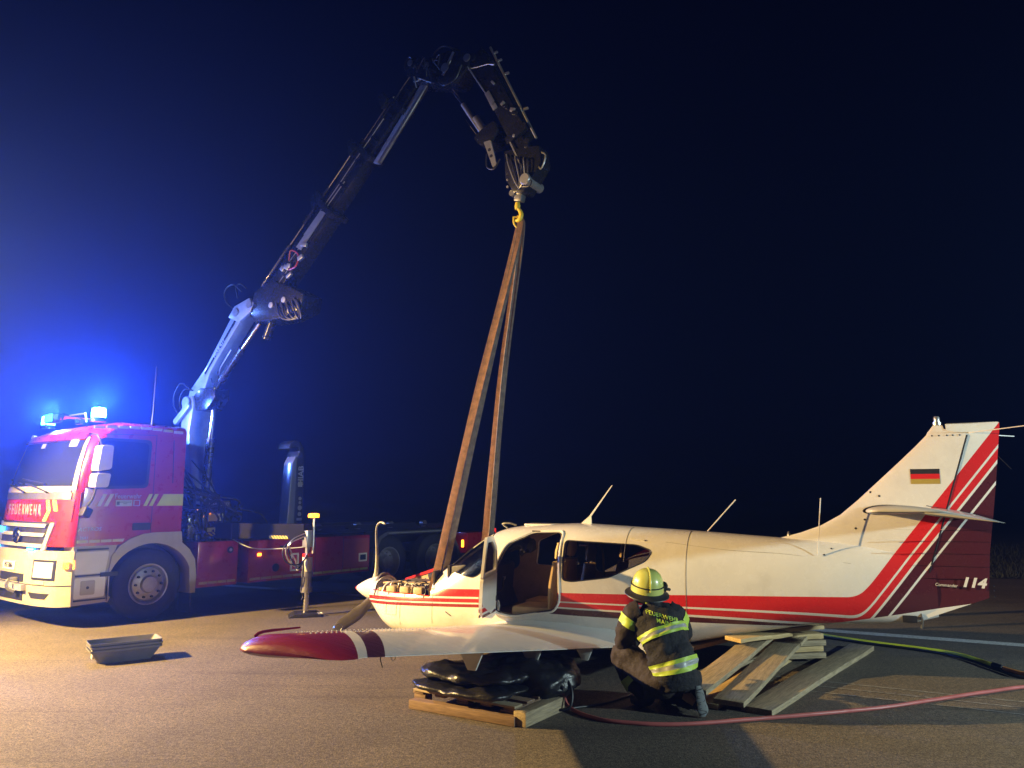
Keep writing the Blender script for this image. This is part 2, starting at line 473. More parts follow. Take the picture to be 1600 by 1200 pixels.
LD = Vector((0.885, -0.466, 0)); LN = Vector((0.466, 0.885, 0))
def strip(name, p, w, m, z, a=-30, b=40):
    p = Vector(p); q = [p + LD * a - LN * w / 2, p + LD * b - LN * w / 2, p + LD * b + LN * w / 2, p + LD * a + LN * w / 2]
    return MB().add([(v.x, v.y, z) for v in q], [(0, 1, 2, 3)]).obj(name, m, kind='structure', smooth=False)
strip('white_runway_line', (5.6, 10.4, 0), 0.24, M_line, 0.004, -60, 40)
for k, (yy, w, a) in enumerate(((7.82, 0.035, -1.2), (7.56, 0.03, -1.6), (7.28, 0.022, -1.0))):
    strip('thin_ground_line', (3.65, yy, 0), w, M_line2, 0.004, a, 9)
# grass field beyond the pavement
field = MB()
pf = Vector((13, 17.4, 0))
ex = Vector((0.985, -0.17, 0)); ey = Vector((0.17, 0.985, 0))
q = [pf - ex * 200, pf + ex * 200, pf + ex * 200 + ey * 300, pf - ex * 200 + ey * 300]
field.add([(v.x, v.y, 0.008) for v in q], [(0, 1, 2, 3)])
field.obj('grass_field', M_soil, kind='structure', smooth=False)
gb = MB()
for i in range(26000):
    u = random.uniform(-9, 22); v = random.random() ** 1.6 * 13 + random.uniform(0, .25) + 0.12 * math.sin(u * 1.7)
    p = pf + ex * u + ey * v
    h = random.uniform(0.05, 0.2) * (1 + .5 * noise.noise(p * 0.6)); a = random.uniform(0, 6.28); w = 0.012
    d = Vector((math.cos(a), math.sin(a), 0)); lean = Vector((random.uniform(-.08, .08), random.uniform(-.08, .08), 0))
    gb.add([p - d * w, p + d * w, p + lean + Vector((0, 0, h))], [(0, 1, 2)])
go = gb.obj('grass', M_grass, kind='stuff', smooth=False)
go['label'] = 'rough dark grass along the far edge of the pavement'; go['category'] = 'grass'

# ------------------------------------------------------------------ fire truck
TP = Vector((-5.485, 11.93, 0)); TY = 0.905
truck = thing('fire_truck', 'red and cream fire engine with lit blue roof beacons and an empty rear frame', 'fire truck', TP, TY)
TM = Matrix.Translation(TP) @ rotZ(TY)
W = 2.5
def xfront(z):
    P = [(0.30, -1.38), (0.7, -1.40), (1.10, -1.38), (1.5, -1.34), (1.92, -1.30), (2.3, -1.20), (2.66, -1.08), (2.80, -0.98), (2.9, -0.80), (2.95, -.55)]
    for (a, xa), (b, xb) in zip(P, P[1:]):
        if z <= b: return xa + (xb - xa) * max(0, (z - a)) / (b - a)
    return P[-1][1]
def cab(y, z, off=0.0):
    def f(y, z):
        k = min(1.0, abs(2 * y / W - 1)) ** 3.0
        return Vector((xfront(z) + 0.27 * (1 - math.sqrt(max(0, 1 - k))), y, z))
    p = f(y, z)
    if off:
        e = 0.01
        a = f(min(W, y + e), z) - f(max(0, y - e), z); b = f(y, z + e) - f(y, z - e)
        n = b.cross(a); n.normalize()
        if n.x > 0: n = -n
        p = p + n * off
    return p
def patch(name, y00, y10, z0, z1, off, m, y01=None, y11=None, th=0.03, n=10, nz=4, parent=truck, **kw):
    """panel lying on the curved cab front between two heights; y.0 at the bottom, y.1 at the top"""
    y01 = y00 if y01 is None else y01; y11 = y10 if y11 is None else y11
    vs = []; fs = []
    for s, o in ((0, off), (1, off - th)):
        for j in range(nz + 1):
            t = j / nz
            for i in range(n + 1):
                u = i / n
                ya = y00 + (y01 - y00) * t; yb = y10 + (y11 - y10) * t
                vs.append(cab(ya + (yb - ya) * u, z0 + (z1 - z0) * t, o))
    L = (n + 1) * (nz + 1)
    for j in range(nz):
        for i in range(n):
            a = j * (n + 1) + i
            fs.append((a, a + 1, a + n + 2, a + n + 1)); fs.append((L + a, L + a + n + 1, L + a + n + 2, L + a + 1))
    for j in range(nz):
        a = j * (n + 1); b = a + n
        fs.append((a, a + n + 1, L + a + n + 1, L + a)); fs.append((b, L + b, L + b + n + 1, b + n + 1))
    for i in range(n):
        a = i; b = nz * (n + 1) + i
        fs.append((a, L + a, L + a + 1, a + 1)); fs.append((b, b + 1, L + b + 1, L + b))
    return MB().add(vs, fs).obj(name, m, parent, **kw)

# cab shell
def cab_ring(z, ins=0.0):
    ys = [W * (0.5 - 0.5 * math.cos(math.pi * i / 28)) for i in range(29)]
    pts = [Vector((0.45, 0, z))] + [Vector((-.55, 0, z))] + [cab(y, z) for y in ys] + [Vector((-.55, W, z)), Vector((0.45, W, z))]
    if ins:
        c = Vector((-0.4, W / 2, z))
        pts = [Vector((c.x + (p.x - c.x) * (1 - ins * .9), c.y + (p.y - c.y) * (1 - ins), p.z)) for p in pts]
    return pts
rings = [cab_ring(z) for z in (1.14, 1.3, 1.6, 1.9, 2.0, 2.3, 2.6, 2.74, 2.80, 2.86)] + [cab_ring(2.90, .012), cab_ring(2.925, .035), cab_ring(2.95, .10), cab_ring(2.965, .22), cab_ring(2.97, .4)]
MB().loft(rings).obj('cab_shell', M_red, truck, ang=50)
patch('bumper', 0.0, W, 0.32, 1.08, 0.03, M_cream, th=0.25, n=28, nz=5)
patch('bumper_seam', 0.0, W, 0.600, 0.612, 0.034, M_black, th=0.01, n=28, nz=1)
patch('windscreen', 0.10, W - .10, 1.98, 2.66, 0.012, M_glass_dark, 0.20, W - .20, n=28, nz=6)
patch('windscreen_surround', 0.055, 0.11, 1.93, 2.70, 0.02, M_cream, 0.155, 0.205, n=4, nz=6)
patch('windscreen_surround', W - 0.12, W - .03, 1.93, 2.70, 0.02, M_cream, W - .22, W - .13, n=4, nz=6)
patch('windscreen_surround', 0.12, W - .12, 1.90, 1.985, 0.02, M_cream, n=20, nz=1)
patch('wiper_panel', 0.10, W - .1, 1.80, 1.895, 0.015, M_steel, n=20, nz=1)
patch('sun_visor', 0.20, W - .2, 2.66, 2.76, 0.05, M_red, n=20, nz=1)
patch('sticker', 0.32, 0.50, 2.57, 2.66, 0.020, M_pale_refl, n=2, nz=1, th=.006)
patch('sticker', 1.28, 1.42, 2.57, 2.64, 0.020, M_silver, n=2, nz=1, th=.006)
patch('front_panel', 0.05, W - .05, 1.49, 1.79, 0.012, M_red, n=20)
patch('grille_recess', 0.45, 2.05, 1.04, 1.48, 0.006, M_black, 0.30, 2.2, n=20)
for zb in (1.12, 1.27, 1.40):
    patch('grille_bar', 0.47, 2.03, zb, zb + 0.05, 0.035, M_silver, 0.44, 2.06, n=20, nz=1, th=.03)
for s in (0, 1):
    a, b = (0.40, 0.48) if s == 0 else (2.02, 2.10)
    patch('grille_side', a, b, 1.06, 1.47, 0.03, M_silver, a - .12 if s == 0 else a + .12, b - .12 if s == 0 else b + .12, n=2, nz=2)
bd = MB().lathe([(0.03, -.02), (0.105, -.02), (0.115, 0), (0.105, .012), (0.09, 0.0), (0.0, 0.0)], n=28).lathe([(.02, 0), (.022, .02), (0, .022)], n=8)
for k in range(3):
    a = math.pi / 2 + k * 2.0944
    bd.add([(0.028 * math.cos(a + 1.05), 0.028 * math.sin(a + 1.05), .006), (0.1 * math.cos(a), 0.1 * math.sin(a), .006), (0.028 * math.cos(a - 1.05), 0.028 * math.sin(a - 1.05), .006), (0, 0, .02)], [(0, 1, 3), (1, 2, 3), (0, 3, 2)])
bd = bd.obj('star_badge', M_chrome, truck); bd.location = cab(1.25, 1.27, 0.06); bd.rotation_euler = (R(90), 0, R(-90))
for y in (0.62, 1.95):
    patch('blue_flasher', y, y + .2, 1.075, 1.105, 0.05, M_flasher, n=3, nz=1)
patch('blue_flasher', 1.9, 2.3, 1.30, 1.38, 0.045, M_flasher, n=3, nz=1)
txt_m = M_silver
for i, ch in enumerate('FEUERWEHR'):
    y = 1.86 - i * 0.142 + (0.0)
    p = cab(y, 1.635, 0.016)
    tx = text('letter', ch, 0.235, txt_m, truck, p, (R(90), 0, R(-90)), sx=0.66, bold=.004)
for k in range(2):
    y = 0.56 - k * 0.16
    patch('chevron', y - .13, y - .05, 1.635, 1.79, 0.018, M_yellow_refl, y - .06, y + .03, n=3, nz=2, th=.008)
    if k == 0: patch('chevron', y - .06, y + .03, 1.49, 1.635, 0.018, M_yellow_refl, y - .13, y - .05, n=3, nz=2, th=.008)
patch('headlight_surround', 0.13, 0.60, 0.68, 0.955, 0.036, M_steel_dark, n=6, nz=2)
patch('headlight', 0.165, 0.55, 0.71, 0.925, 0.046, M_head, n=6, nz=2)
patch('headlight', W - .56, W - .16, 0.705, 0.93, 0.046, M_head, n=6, nz=2)
patch('fog_light', 0.30, 0.50, 0.62, 0.675, 0.036, M_silver, n=3, nz=1)
patch('lower_slot', 0.28, 0.60, 0.42, 0.50, 0.036, M_black, 0.2, 0.68, n=4, nz=1)
patch('indicator', 0.012, 0.05, 0.84, 0.93, 0.04, M_amber, n=2, nz=1)
patch('number_plate', 1.16, 1.62, 0.78, 0.90, 0.045, M_white, n=3, nz=1)
text('plate_text', 'MZ\u00b72066', 0.10, M_black, truck, cab(1.39, 0.84, 0.05), (R(90), 0, R(-90)), sx=.8)
patch('air_intake', 0.85, 1.70, 0.63, 0.74, 0.04, M_black, n=6, nz=1)
patch('air_intake', 0.85, 1.70, 0.37, 0.50, 0.04, M_black, n=6, nz=1)
patch('bumper_step', 0.75, 1.8, 0.52, 0.60, 0.10, M_silver, n=6, nz=1, th=.08)
MB().tube([cab(1.0, .67, .05), cab(1.0, .67, .16), cab(1.0, .56, .18), cab(.95, .50, .1)], .025, 8, 3).obj('tow_hook', M_steel, truck)
for y0, y1 in ((0.55, 1.35), (1.30, 2.1)):
    wp = MB().tube([cab(y0, 1.90, .05), cab((y0 + y1) / 2, 1.97, .06), cab(y1, 2.02, .045)], 0.014, 6, 3)
    wp.tube([cab(y0 + .2, 2.02, .03), cab(y1 + .25, 2.10, .03)], 0.012, 6)
    wp.obj('wiper', M_black, truck)
# roof lights
def beacon(x, y, s=1.0):
    b = MB().lathe([(0, 0), (.13 * s, 0), (.13 * s, .03), (.115 * s, .06)], (x, y, 2.94), n=24).obj('beacon', M_beacon_base, truck)
    MB().lathe([(.115 * s, .06), (.118 * s, .09), (.112 * s, .20 * s + .02), (.095 * s, .215 * s + .02), (0, .22 * s + .02)], (x, y, 2.94), n=24).obj('lens', M_beacon, b)
    l = light('beacon_lamp', 'POINT', TM @ Vector((x, y, 3.235)), BEACON_W, BLUE, shadow_soft_size=0.03)
    return b
beacon(-0.86, 0.15, .85); beacon(-0.80, 2.1, .85)
horn = MB()
for k in range(2):
    y = 1.0 + .12 * k
    horn.tube([(-.62, y, 3.06), (-.9, y, 3.06), (-1.02, y, 3.06)], [.015, .02, .055], 12)
horn.box((-.75, 1.06, 3.0), (.05, .2, .08)).obj('roof_horn', M_chrome, truck)
MB().tube([(-.9, .45, 2.95), (-.92, .45, 3.08), (-.92, 1.9, 3.08), (-.9, 1.9, 2.95)], .012, 8).obj('roof_rail', M_steel, truck)
ba = MB().box((-.93, 1.55, 3.06), (.16, .30, .13), bev=.02).obj('light_bar', M_black, truck)
MB().box((-1.015, 1.55, 3.065), (.012, .28, .11)).obj('lens', M_flasher, ba)
MB().tube([(.12, .5, 2.93), (.13, .5, 3.2), (.16, .55, 3.95)], [.018, .008, .004], 6).obj('antenna', M_black, truck)
for y in (2.1,): MB().lathe([(0, 0), (.06, 0), (.06, .05), (0, .07)], cab(y, 2.74, .04), 'x', 12).obj('marker_lamp', M_head, truck)
# near side, plane y = 0
def side(name, poly, m, y0=-0.008, th=0.02, parent=truck, **kw):
    return MB().prism(poly, y0, y0 + th, 'y').obj(name, m, parent, **kw)
def rrect(x0, z0, x1, z1, r=.05, n=4):
    P = []
    for cx, cz, a0 in ((x1 - r, z1 - r, 0), (x0 + r, z1 - r, 90), (x0 + r, z0 + r, 180), (x1 - r, z0 + r, 270)):
        for k in range(n + 1):
            a = R(a0 + 90 * k / n); P.append((cx + r * math.cos(a), cz + r * math.sin(a)))
    return P
def poly_round(P, r=.05, n=4):
    out = []; N = len(P)
    for i in range(N):
        a, b, c = Vector(P[i - 1]), Vector(P[i]), Vector(P[(i + 1) % N])
        u = (a - b); v = (c - b); rr = min(r, u.length * .45, v.length * .45); p = b + u.normalized() * rr; q = b + v.normalized() * rr
        for k in range(n + 1):
            t = k / n; out.append(tuple(p * (1 - t) ** 2 + b * 2 * t * (1 - t) + q * t * t))
    return out
side('side_window_frame', poly_round([(-1.0, 1.94), (-.88, 2.70), (-.10, 2.70), (-.12, 1.97)], .08), M_black, -.006)
side('side_window', poly_round([(-.93, 1.99), (-.83, 2.66), (-.145, 2.65), (-.165, 2.01)], .08), M_glass_dark, -.012)
side('door_seam', [(-.040, 1.30), (-.030, 1.30), (-.030, 2.78), (-.040, 2.78)], M_black, -.004)
side('door_seam', [(-1.10, 1.16), (-1.09, 1.16), (-1.07, 1.9), (-1.08, 1.9)], M_black, -.004)
side('door_seam', [(-1.05, 2.74), (-.03, 2.775), (-.03, 2.785), (-1.05, 2.75)], M_black, -.004)
side('panel_groove', [(.26, 2.05), (.275, 2.05), (.255, 2.72), (.24, 2.72)], M_black, -.003)
dh = side('door_handle', poly_round([(-.32, 1.34), (-.32, 1.45), (-.05, 1.45), (-.05, 1.34)], .02), M_black, -.012)
for i in range(8):
    x0 = -0.97 + i * 0.172; zt = 2.835 + .03 * math.sin(i / 7 * 3.1)
    side('reflective_strip', [(x0, zt - .01), (x0 + .15, zt - .01), (x0 + .15, zt + .03), (x0, zt + .03)], M_pale_refl, -.010, .02)
for i in range(4):
    x0 = -1.09 + i * .165
    side('reflective_strip', [(x0, 1.185), (x0 + .15, 1.185), (x0 + (.15 if i < 3 else .11), 1.225) if i < 3 else (x0 + .17, 1.225), (x0, 1.225)], M_pale_refl, -.008)
side('yellow_stripe', [(.03, 1.70), (.45, 1.70), (.45, 1.88), (.13, 1.88)], M_yellow_refl, -.008)
for x0 in (-.18, -.09, -.86, -.76):
    side('yellow_stripe', [(x0, 1.70), (x0 + .055, 1.70), (x0 + .14, 1.88), (x0 + .085, 1.88)], M_yellow_refl if x0 > -.5 else M_pale_refl, -.0085)
text('door_text', 'Feuerwehr', 0.10, M_silver, truck, (-.415, -.012, 1.845), (R(90), 0, 0), sx=.9)
side('city_badge', [(-.59, 1.70), (-.35, 1.70), (-.35, 1.79), (-.59, 1.79)], M_silver, -.009)
side('square_badge', [(-.33, 1.70), (-.23, 1.70), (-.23, 1.79), (-.33, 1.79)], M_silver, -.009)
side('square_badge_centre', [(-.315, 1.71), (-.245, 1.71), (-.245, 1.78), (-.315, 1.78)], M_red, -.011)
side('badge_print', [(-.575, 1.72), (-.535, 1.72), (-.535, 1.77), (-.575, 1.77)], M_black, -.011)
text('badge_text', 'Landeshauptstadt\nMainz', 0.024, M_black, truck, (-.45, -.0105, 1.75), (R(90), 0, 0))
text('model_text', 'ACTROS', 0.075, M_silver, truck, (-.93, -.010, 1.375), (R(90), 0, 0), sx=1.1, shear=.2)
text('model_number', '2641', 0.06, M_silver, truck, (-1.0, -.010, 1.255), (R(90), 0, 0))
# fender, steps
arc = [(0.66 * math.cos(a), .50 + .64 * math.sin(a)) for a in [R(22 + (183 - 22) * k / 22) for k in range(23)]]
outer = [(-.62, .33), (-.635, .69), (-.60, .98), (-.50, 1.12), (-.35, 1.22), (-.15, 1.285), (.02, 1.30), (.45, 1.30), (.47, 1.13), (.60, 1.02), (.70, .86), (.735, .60), (.73, .34)]
inner = [(.64, .34), (.655, .56)] + arc + [(-.665, .34)]
# polygon as outer path then inner path back
fen = outer + [(.64, .34)] + [p for p in arc] + [(-.585, .40)]
MB().prism(fen, -.03, .34, 'y').obj('front_fender', M_cream, truck, ang=30)
MB().prism([(.66 * math.cos(a) * .985, .50 + .64 * .985 * math.sin(a)) for a in [R(-5 + 190 * k / 20) for k in range(21)]], .30, .9, 'y').obj('wheel_well', M_black, truck)
MB().box((.67, .16, .28), (.03, .34, .5)).obj('mud_flap', M_black, truck)
step = [(-1.13, .32), (-.60, .34), (-.60, .9), (-.52, 1.14), (-1.13, 1.14)]
side('step_panel', step, M_cream, -.004, .3)
for z0, z1 in ((1.075, 1.105), (.715, .74), (.375, .40)):
    side('step_slot', [(-1.08, z0), (-.64, z0 + .005), (-.64, z1), (-1.08, z1)], M_black, -.010)
side('step_panel_recess', poly_round([(-1.09, .75), (-1.09, 1.06), (-.63, 1.06), (-.67, .75)], .03), M_white, -.008)
side('step_panel_recess', poly_round([(-1.08, .41), (-1.08, .70), (-.66, .70), (-.66, .42)], .03), M_white, -.008)
side('step_square', rrect(-1.0, .46, -.80, .66, .02), M_cream, -.012)
side('filler_cap', rrect(-.92, .54, -.88, .58, .018), M_black, -.016)
side('side_indicator', rrect(-1.128, .83, -1.10, .95, .008), M_amber, -.02, .03)
side('step_rod', [(-.74, .70), (-.5, .70), (-.5, .76), (-.74, .76)], M_black, -.035, .02)
# mirrors
mr = MB().prism(poly_round([(-1.04, 2.20), (-1.0, 2.57), (-.83, 2.57), (-.84, 2.23)], .04), -.36, -.14).obj('mirror', M_white, truck, bevel=.015)
MB().prism(poly_round([(-1.06, 1.97), (-1.04, 2.17), (-.84, 2.17), (-.87, 1.97)], .04), -.36, -.14).obj('mirror', M_white, truck, bevel=.015)
MB().tube([(-1.0, 0, 2.75), (-.99, -.2, 2.70), (-.95, -.24, 2.5), (-1.0, -.24, 1.9), (-1.06, -.15, 1.7), (-1.08, 0, 1.65)], .016, 8, 4).obj('mirror_arm', M_black, truck)
MB().box((-1.05, -.12, 1.62), (.12, .16, .14), rotY(.4), .03).obj('kerb_mirror', M_black, truck)

# wheels
def wheel(name, x, y, side_=-1, deep=False):
    c = (x, y, .53); n = 40
    w = .30
    tb = MB(); prof = [(.30, -w / 2 + .02), (.40, -w / 2), (.49, -w / 2 + .01), (.525, -w / 2 + .045)]
    for k in range(4):
        yy = -w / 2 + .07 + k * .05
        prof += [(.53, yy - .015), (.53, yy + .018), (.515, yy + .02), (.515, yy + .028)]
    prof += [(.525, w / 2 - .045), (.49, w / 2 - .01), (.40, w / 2), (.30, w / 2 - .02)]
    root = tb.lathe([(r_, h_) for r_, h_ in prof], c, 'y', n).obj(name, M_rubber, truck)
    f = -w / 2 + .015
    rb = MB()
    if not deep:
        rb.lathe([(.30, f + .02), (.305, f - .01), (.285, f - .005), (.265, f + .05), (.25, f + .06), (.235, f + .02), (.16, f - .005), (.13, f - .01), (.125, f - .05), (.115, f - .065), (.0, f - .07)], c, 'y', n)
    else:
        rb.lathe([(.30, f + .02), (.305, f - .01), (.285, f - .005), (.265, f + .09), (.24, f + .13), (.16, f + .14), (.13, f + .10), (.12, f + .03), (.0, f + .02)], c, 'y', n)
    rim = rb.obj('rim', M_rim, root)
    nb = MB(); hb = MB()
    for k in range(10):
        a = 2 * math.pi * k / 10; rr = .195
        px, pz = x + rr * math.cos(a), .53 + rr * math.sin(a); yy = y + (f if not deep else f + .12)
        nb.cyl((px, yy - .03, pz), (px, yy + .02, pz), .018, 6)
    nb.obj('wheel_nuts', M_black if not deep else M_steel, root)
    return root
M_rim = mat('wheel_rim', (0.45, 0.45, 0.47), 0.35, 0.6, var=0.3, dirt=0.3)
M_rim_dark = M_rim
wheel('wheel', 0, .17)
for x in (4.92, 6.27): wheel('wheel', x, .19, deep=True)
for x, yy in ((0, W - .17), (4.92, W - .19), (6.27, W - .19)): wheel('wheel', x, yy)
MB().cyl((0, .1, .53), (0, W - .1, .53), .09).obj('front_axle', M_steel_dark, truck)
for x in (4.92, 6.27): MB().cyl((x, .2, .53), (x, W - .2, .53), .12).lathe([(.0, -.2), (.2, -.15), (.22, 0), (.2, .15), (0, .2)], (x, 1.25, .53), 'y').obj('rear_axle', M_steel_dark, truck)
# chassis
for y in (.85, 1.65):
    MB().box((3.6, y, .98), (7.6, .09, .26), bev=.01).obj('frame_rail', M_steel_dark, truck)
for x in (1.2, 2.4, 3.6, 5.6, 7.3): MB().box((x, 1.25, .96), (.12, .74, .18)).obj('cross_member', M_steel_dark, truck)
MB().box((4.9, .80, 1.18), (4.6, .12, .12), bev=.01).obj('hooklift_rail', M_steel_dark, truck)
MB().box((4.9, 1.70, 1.18), (4.6, .12, .12), bev=.01).obj('hooklift_rail', M_steel_dark, truck)
MB().box((4.1, .30, 1.26), (3.6, .05, .05)).box((5.3, .5, 1.22), (2.2, .10, .03)).obj('side_rail', M_steel_dark, truck)
for x in (3.6, 4.6, 5.5, 6.5): MB().lathe([(.0, -.05), (.07, -.05), (.07, .05), (0, .05)], (x, .66, 1.25), 'y', 14).obj('container_roller', M_steel, truck)
# lockers
def locker(x0, x1, z0, z1, y1=.7):
    l = MB().box(((x0 + x1) / 2, y1 / 2, (z0 + z1) / 2), (x1 - x0, y1, z1 - z0), bev=.015).obj('side_locker', M_red, truck)
    return l
l1 = locker(.76, 1.48, .40, 1.12); l2 = locker(1.68, 4.36, .40, 1.10)
for i in range(4): side('reflective_strip', [(.80 + i * .165, .45), (.95 + i * .165, .45), (.95 + i * .165, .49), (.80 + i * .165, .49)], M_pale_refl, -.006)
for i in range(12):
    x0 = 1.72 + i * .218
    side('reflective_strip', [(x0, .44), (x0 + .2, .44), (x0 + .2, .48), (x0, .48)], M_pale_refl if i < 6 else M_yellow_refl, -.006)
for x in (3.05, 3.70): side('locker_seam', [(x, .42), (x + .012, .42), (x + .012, 1.09), (x, 1.09)], M_black, -.004)
side('locker_seam', [(1.85, .93), (2.6, .93), (2.6, .937), (1.85, .937)], M_black, -.004)
side('pale_locker_door', [(3.71, .50), (4.33, .50), (4.33, 1.04), (3.71, 1.04)], mat('faded_red_paint', (0.42, 0.10, 0.12), .22, coat=.6), -.007)
fl = MB().prism(rrect(4.08, .60, 4.28, .76, .01), -.02, .0).obj('white_frame', M_white, truck); MB().prism(rrect(4.11, .63, 4.25, .73, .01), -.024, -.018).obj('lamp_glass', M_glass_dark, fl)
fh = MB().box((2.60, -.01, .55), (.16, .03, .03)).box((2.60, -.01, .83), (.16, .03, .03)).box((2.53, -.01, .69), (.03, .03, .26)).box((2.67, -.01, .69), (.03, .03, .26)).obj('folding_step', M_white, truck)
MB().lathe([(0, -.012), (.07, -.012), (.07, .0)], (2.22, 0, .62), 'y', 18).obj('round_cover', M_black, truck)
lk = MB().lathe([(0, -.012), (.055, -.012), (.055, .0)], (1.33, 0, .97), 'y', 18).obj('locker_lock', M_black, truck)
MB().lathe([(0, -.02), (.025, -.02), (.025, -.01)], (1.33, 0, .97), 'y', 12).obj('lock_button', M_silver, lk)
MB().box((1.88, -.012, .86), (.07, .02, .05), bev=.008).obj('side_marker', M_amber, truck)
MB().box((2.35, -.006, .97), (.12, .02, .03)).obj('locker_latch', M_black, truck)
# rear fender, tail
rf = [(4.40, .42), (4.47, .80), (4.60, 1.05), (4.78, 1.14), (6.55, 1.14), (6.78, 1.0), (6.95, .75), (7.05, .42), (7.0, .42), (6.90, .72), (6.72, .95), (6.5, 1.08), (4.83, 1.08), (4.66, 1.0), (4.54, .78), (4.46, .42)]
MB().prism(rf, -.01, .55).obj('rear_fender', mat('grey_fender', (0.10, 0.105, 0.12), .5, var=.3), truck)
MB().box((5.65, -.013, 1.11), (1.6, .01, .012)).obj('fender_trim', M_silver, truck)
MB().box((7.75, .3, .80), (1.0, .6, .46), bev=.02).obj('rear_locker', M_red, truck)
MB().box((7.07, -.02, .80), (.06, .03, .16), bev=.01).obj('side_marker', M_amber, truck)
MB().box((7.6, 1.25, .8), (.12, 2.4, .2)).obj('rear_beam', M_steel_dark, truck)
tl = MB().box((8.30, .15, 1.02), (.06, .22, .16), bev=.02).obj('tail_light', M_redlamp, truck)
# hooklift arm
arm = [(3.18, 1.20), (3.26, 2.45), (3.24, 2.60), (3.16, 2.66), (3.12, 2.76), (3.17, 2.86), (3.28, 2.92), (3.41, 2.90), (3.49, 2.80), (3.52, 2.6), (3.56, 1.20), (3.36, 1.2), (3.37, 2.62), (3.39, 2.74), (3.33, 2.82), (3.25, 2.80), (3.22, 2.74), (3.25, 2.68), (3.30, 2.62), (3.30, 1.2)]
MB().prism([(3.33, 1.10), (3.33, 2.55), (3.40, 2.72), (3.36, 2.81), (3.27, 2.82), (3.21, 2.75), (3.14, 2.77), (3.18, 2.88), (3.29, 2.94), (3.42, 2.91), (3.50, 2.80), (3.52, 2.60), (3.55, 1.10)], 1.05, 1.42).obj('hooklift_arm', M_steel_dark, truck, bevel=.02)
MB().prism([(3.14, 1.10), (3.22, 2.48), (3.29, 2.62), (3.33, 2.62), (3.32, 1.10)], 1.02, 1.30).obj('arm_cylinder', mat('pale_blue_steel', (0.55, 0.60, 0.70), .16, .7, var=.15), truck, bevel=.05)  # beacon's blue highlight partly put into the pale blue base colour
MB().box((4.4, 1.25, 1.20), (2.3, .3, .2), bev=.02).obj('hooklift_base', M_steel_dark, truck)
text('arm_text', 'HIAB', .17, M_silver, truck, (3.455, 1.045, 2.25), (R(90), R(-90), 0), sx=1.0, bold=.004)
for z, s in ((1.80, .035), (1.72, .03), (1.62, .05), (1.50, .042)):
    MB().lathe([(0, 0), (s, 0), (s, .008), (s * .6, .009), (s * .6, .002), (0, .002)], (3.45, 1.038, z), 'y', 14).obj('arm_emblem', M_silver, truck)
MB().box((3.445, 1.046, 2.08), (.10, .006, .10)).obj('arm_emblem', M_silver, truck)
MB().box((3.45, 1.046, 1.40), (.12, .006, .05)).obj('arm_emblem', M_silver, truck)
# far side lump: tanks
MB().box((1.9, 2.2, .75), (2.4, .5, .65), bev=.03).obj('far_locker', M_red, truck)

# ------------------------------------------------------------------ loader crane, standing behind the cab
CP = Vector((-5.634, 13.764, 0)); CA = -0.560
crane = thing('loader_crane', 'dark folding loader crane reaching up from behind the fire engine cab over the aircraft', 'crane', CP, CA)
CM = Matrix.Translation(CP) @ rotZ(CA)
TC = CM.inverted() @ TM                # truck space -> crane space
# base unit across the chassis
b = MB(TC)
b.box((1.15, 1.0, 1.38), (.9, 1.5, .5), bev=.05).box((1.05, 1.25, 1.75), (.55, .55, .5), bev=.08)
b.obj('crane_base', M_crane, crane)
vb = MB(TC)
for k in range(6):
    vb.box((.85 + .12 * k, .22, 1.17), (.07, .08, .16), bev=.01).cyl((.85 + .12 * k, .17, 1.30), (.85 + .12 * k, .14, 1.42), .012, 6)
for k in range(5): vb.cyl((1.56, .3, 1.25 + k * .1), (1.68, .26, 1.25 + k * .1), .035, 8)
vb.box((1.15, .18, 1.45), (.5, .06, .55), bev=.02).obj('valve_block', M_crane, crane)
MB(TC).box((1.14, .14, 1.71), (.45, .012, .12)).obj('name_plate', M_steel_dark, crane)
bpl = text('crane_text', 'HIAB XS 477', .075, M_silver, crane, TC @ Vector((1.16, .130, 1.71)), (R(90), 0, TY - CA), sx=.9)
MB(TC).box((1.12, .142, 1.50), (.26, .012, .12)).obj('yellow_decal', M_pale_refl, crane)
MB(TC).box((1.10, .142, 1.30), (.24, .012, .07)).obj('yellow_decal', M_yellow_refl, crane)
MB(TC).box((1.12, .142, 1.23), (.24, .012, .05)).obj('hazard_decal', M_hazard, crane)
random.seed(9)
hs = MB(TC)
for k in range(13):
    x0 = random.uniform(.72, 1.6); z0 = random.uniform(1.2, 1.7); x1 = random.uniform(.6, 1.5); z1 = random.uniform(1.6, 2.5)
    hs.tube([(x0, .16, z0), (x0 - .08, .02 + random.uniform(-.04, .1), z0 + .15), (x1, .3, (z0 + z1) / 2 + .1), (x1 * .5 + .5, .9, z1)], .017, 7, 5)
hs.obj('hydraulic_hoses', M_hose_blk, crane)
fit = MB(TC)
for k in range(16):
    x0 = random.uniform(.66, 1.6); z0 = random.uniform(1.16, 1.75)
    fit.lathe([(0, -.02), (.022, -.02), (.024, 0), (0, .02)], (x0, .12 + random.uniform(-.02, .04), z0), 'y', 8)
fit.obj('pipe_fittings', M_chrome, crane)
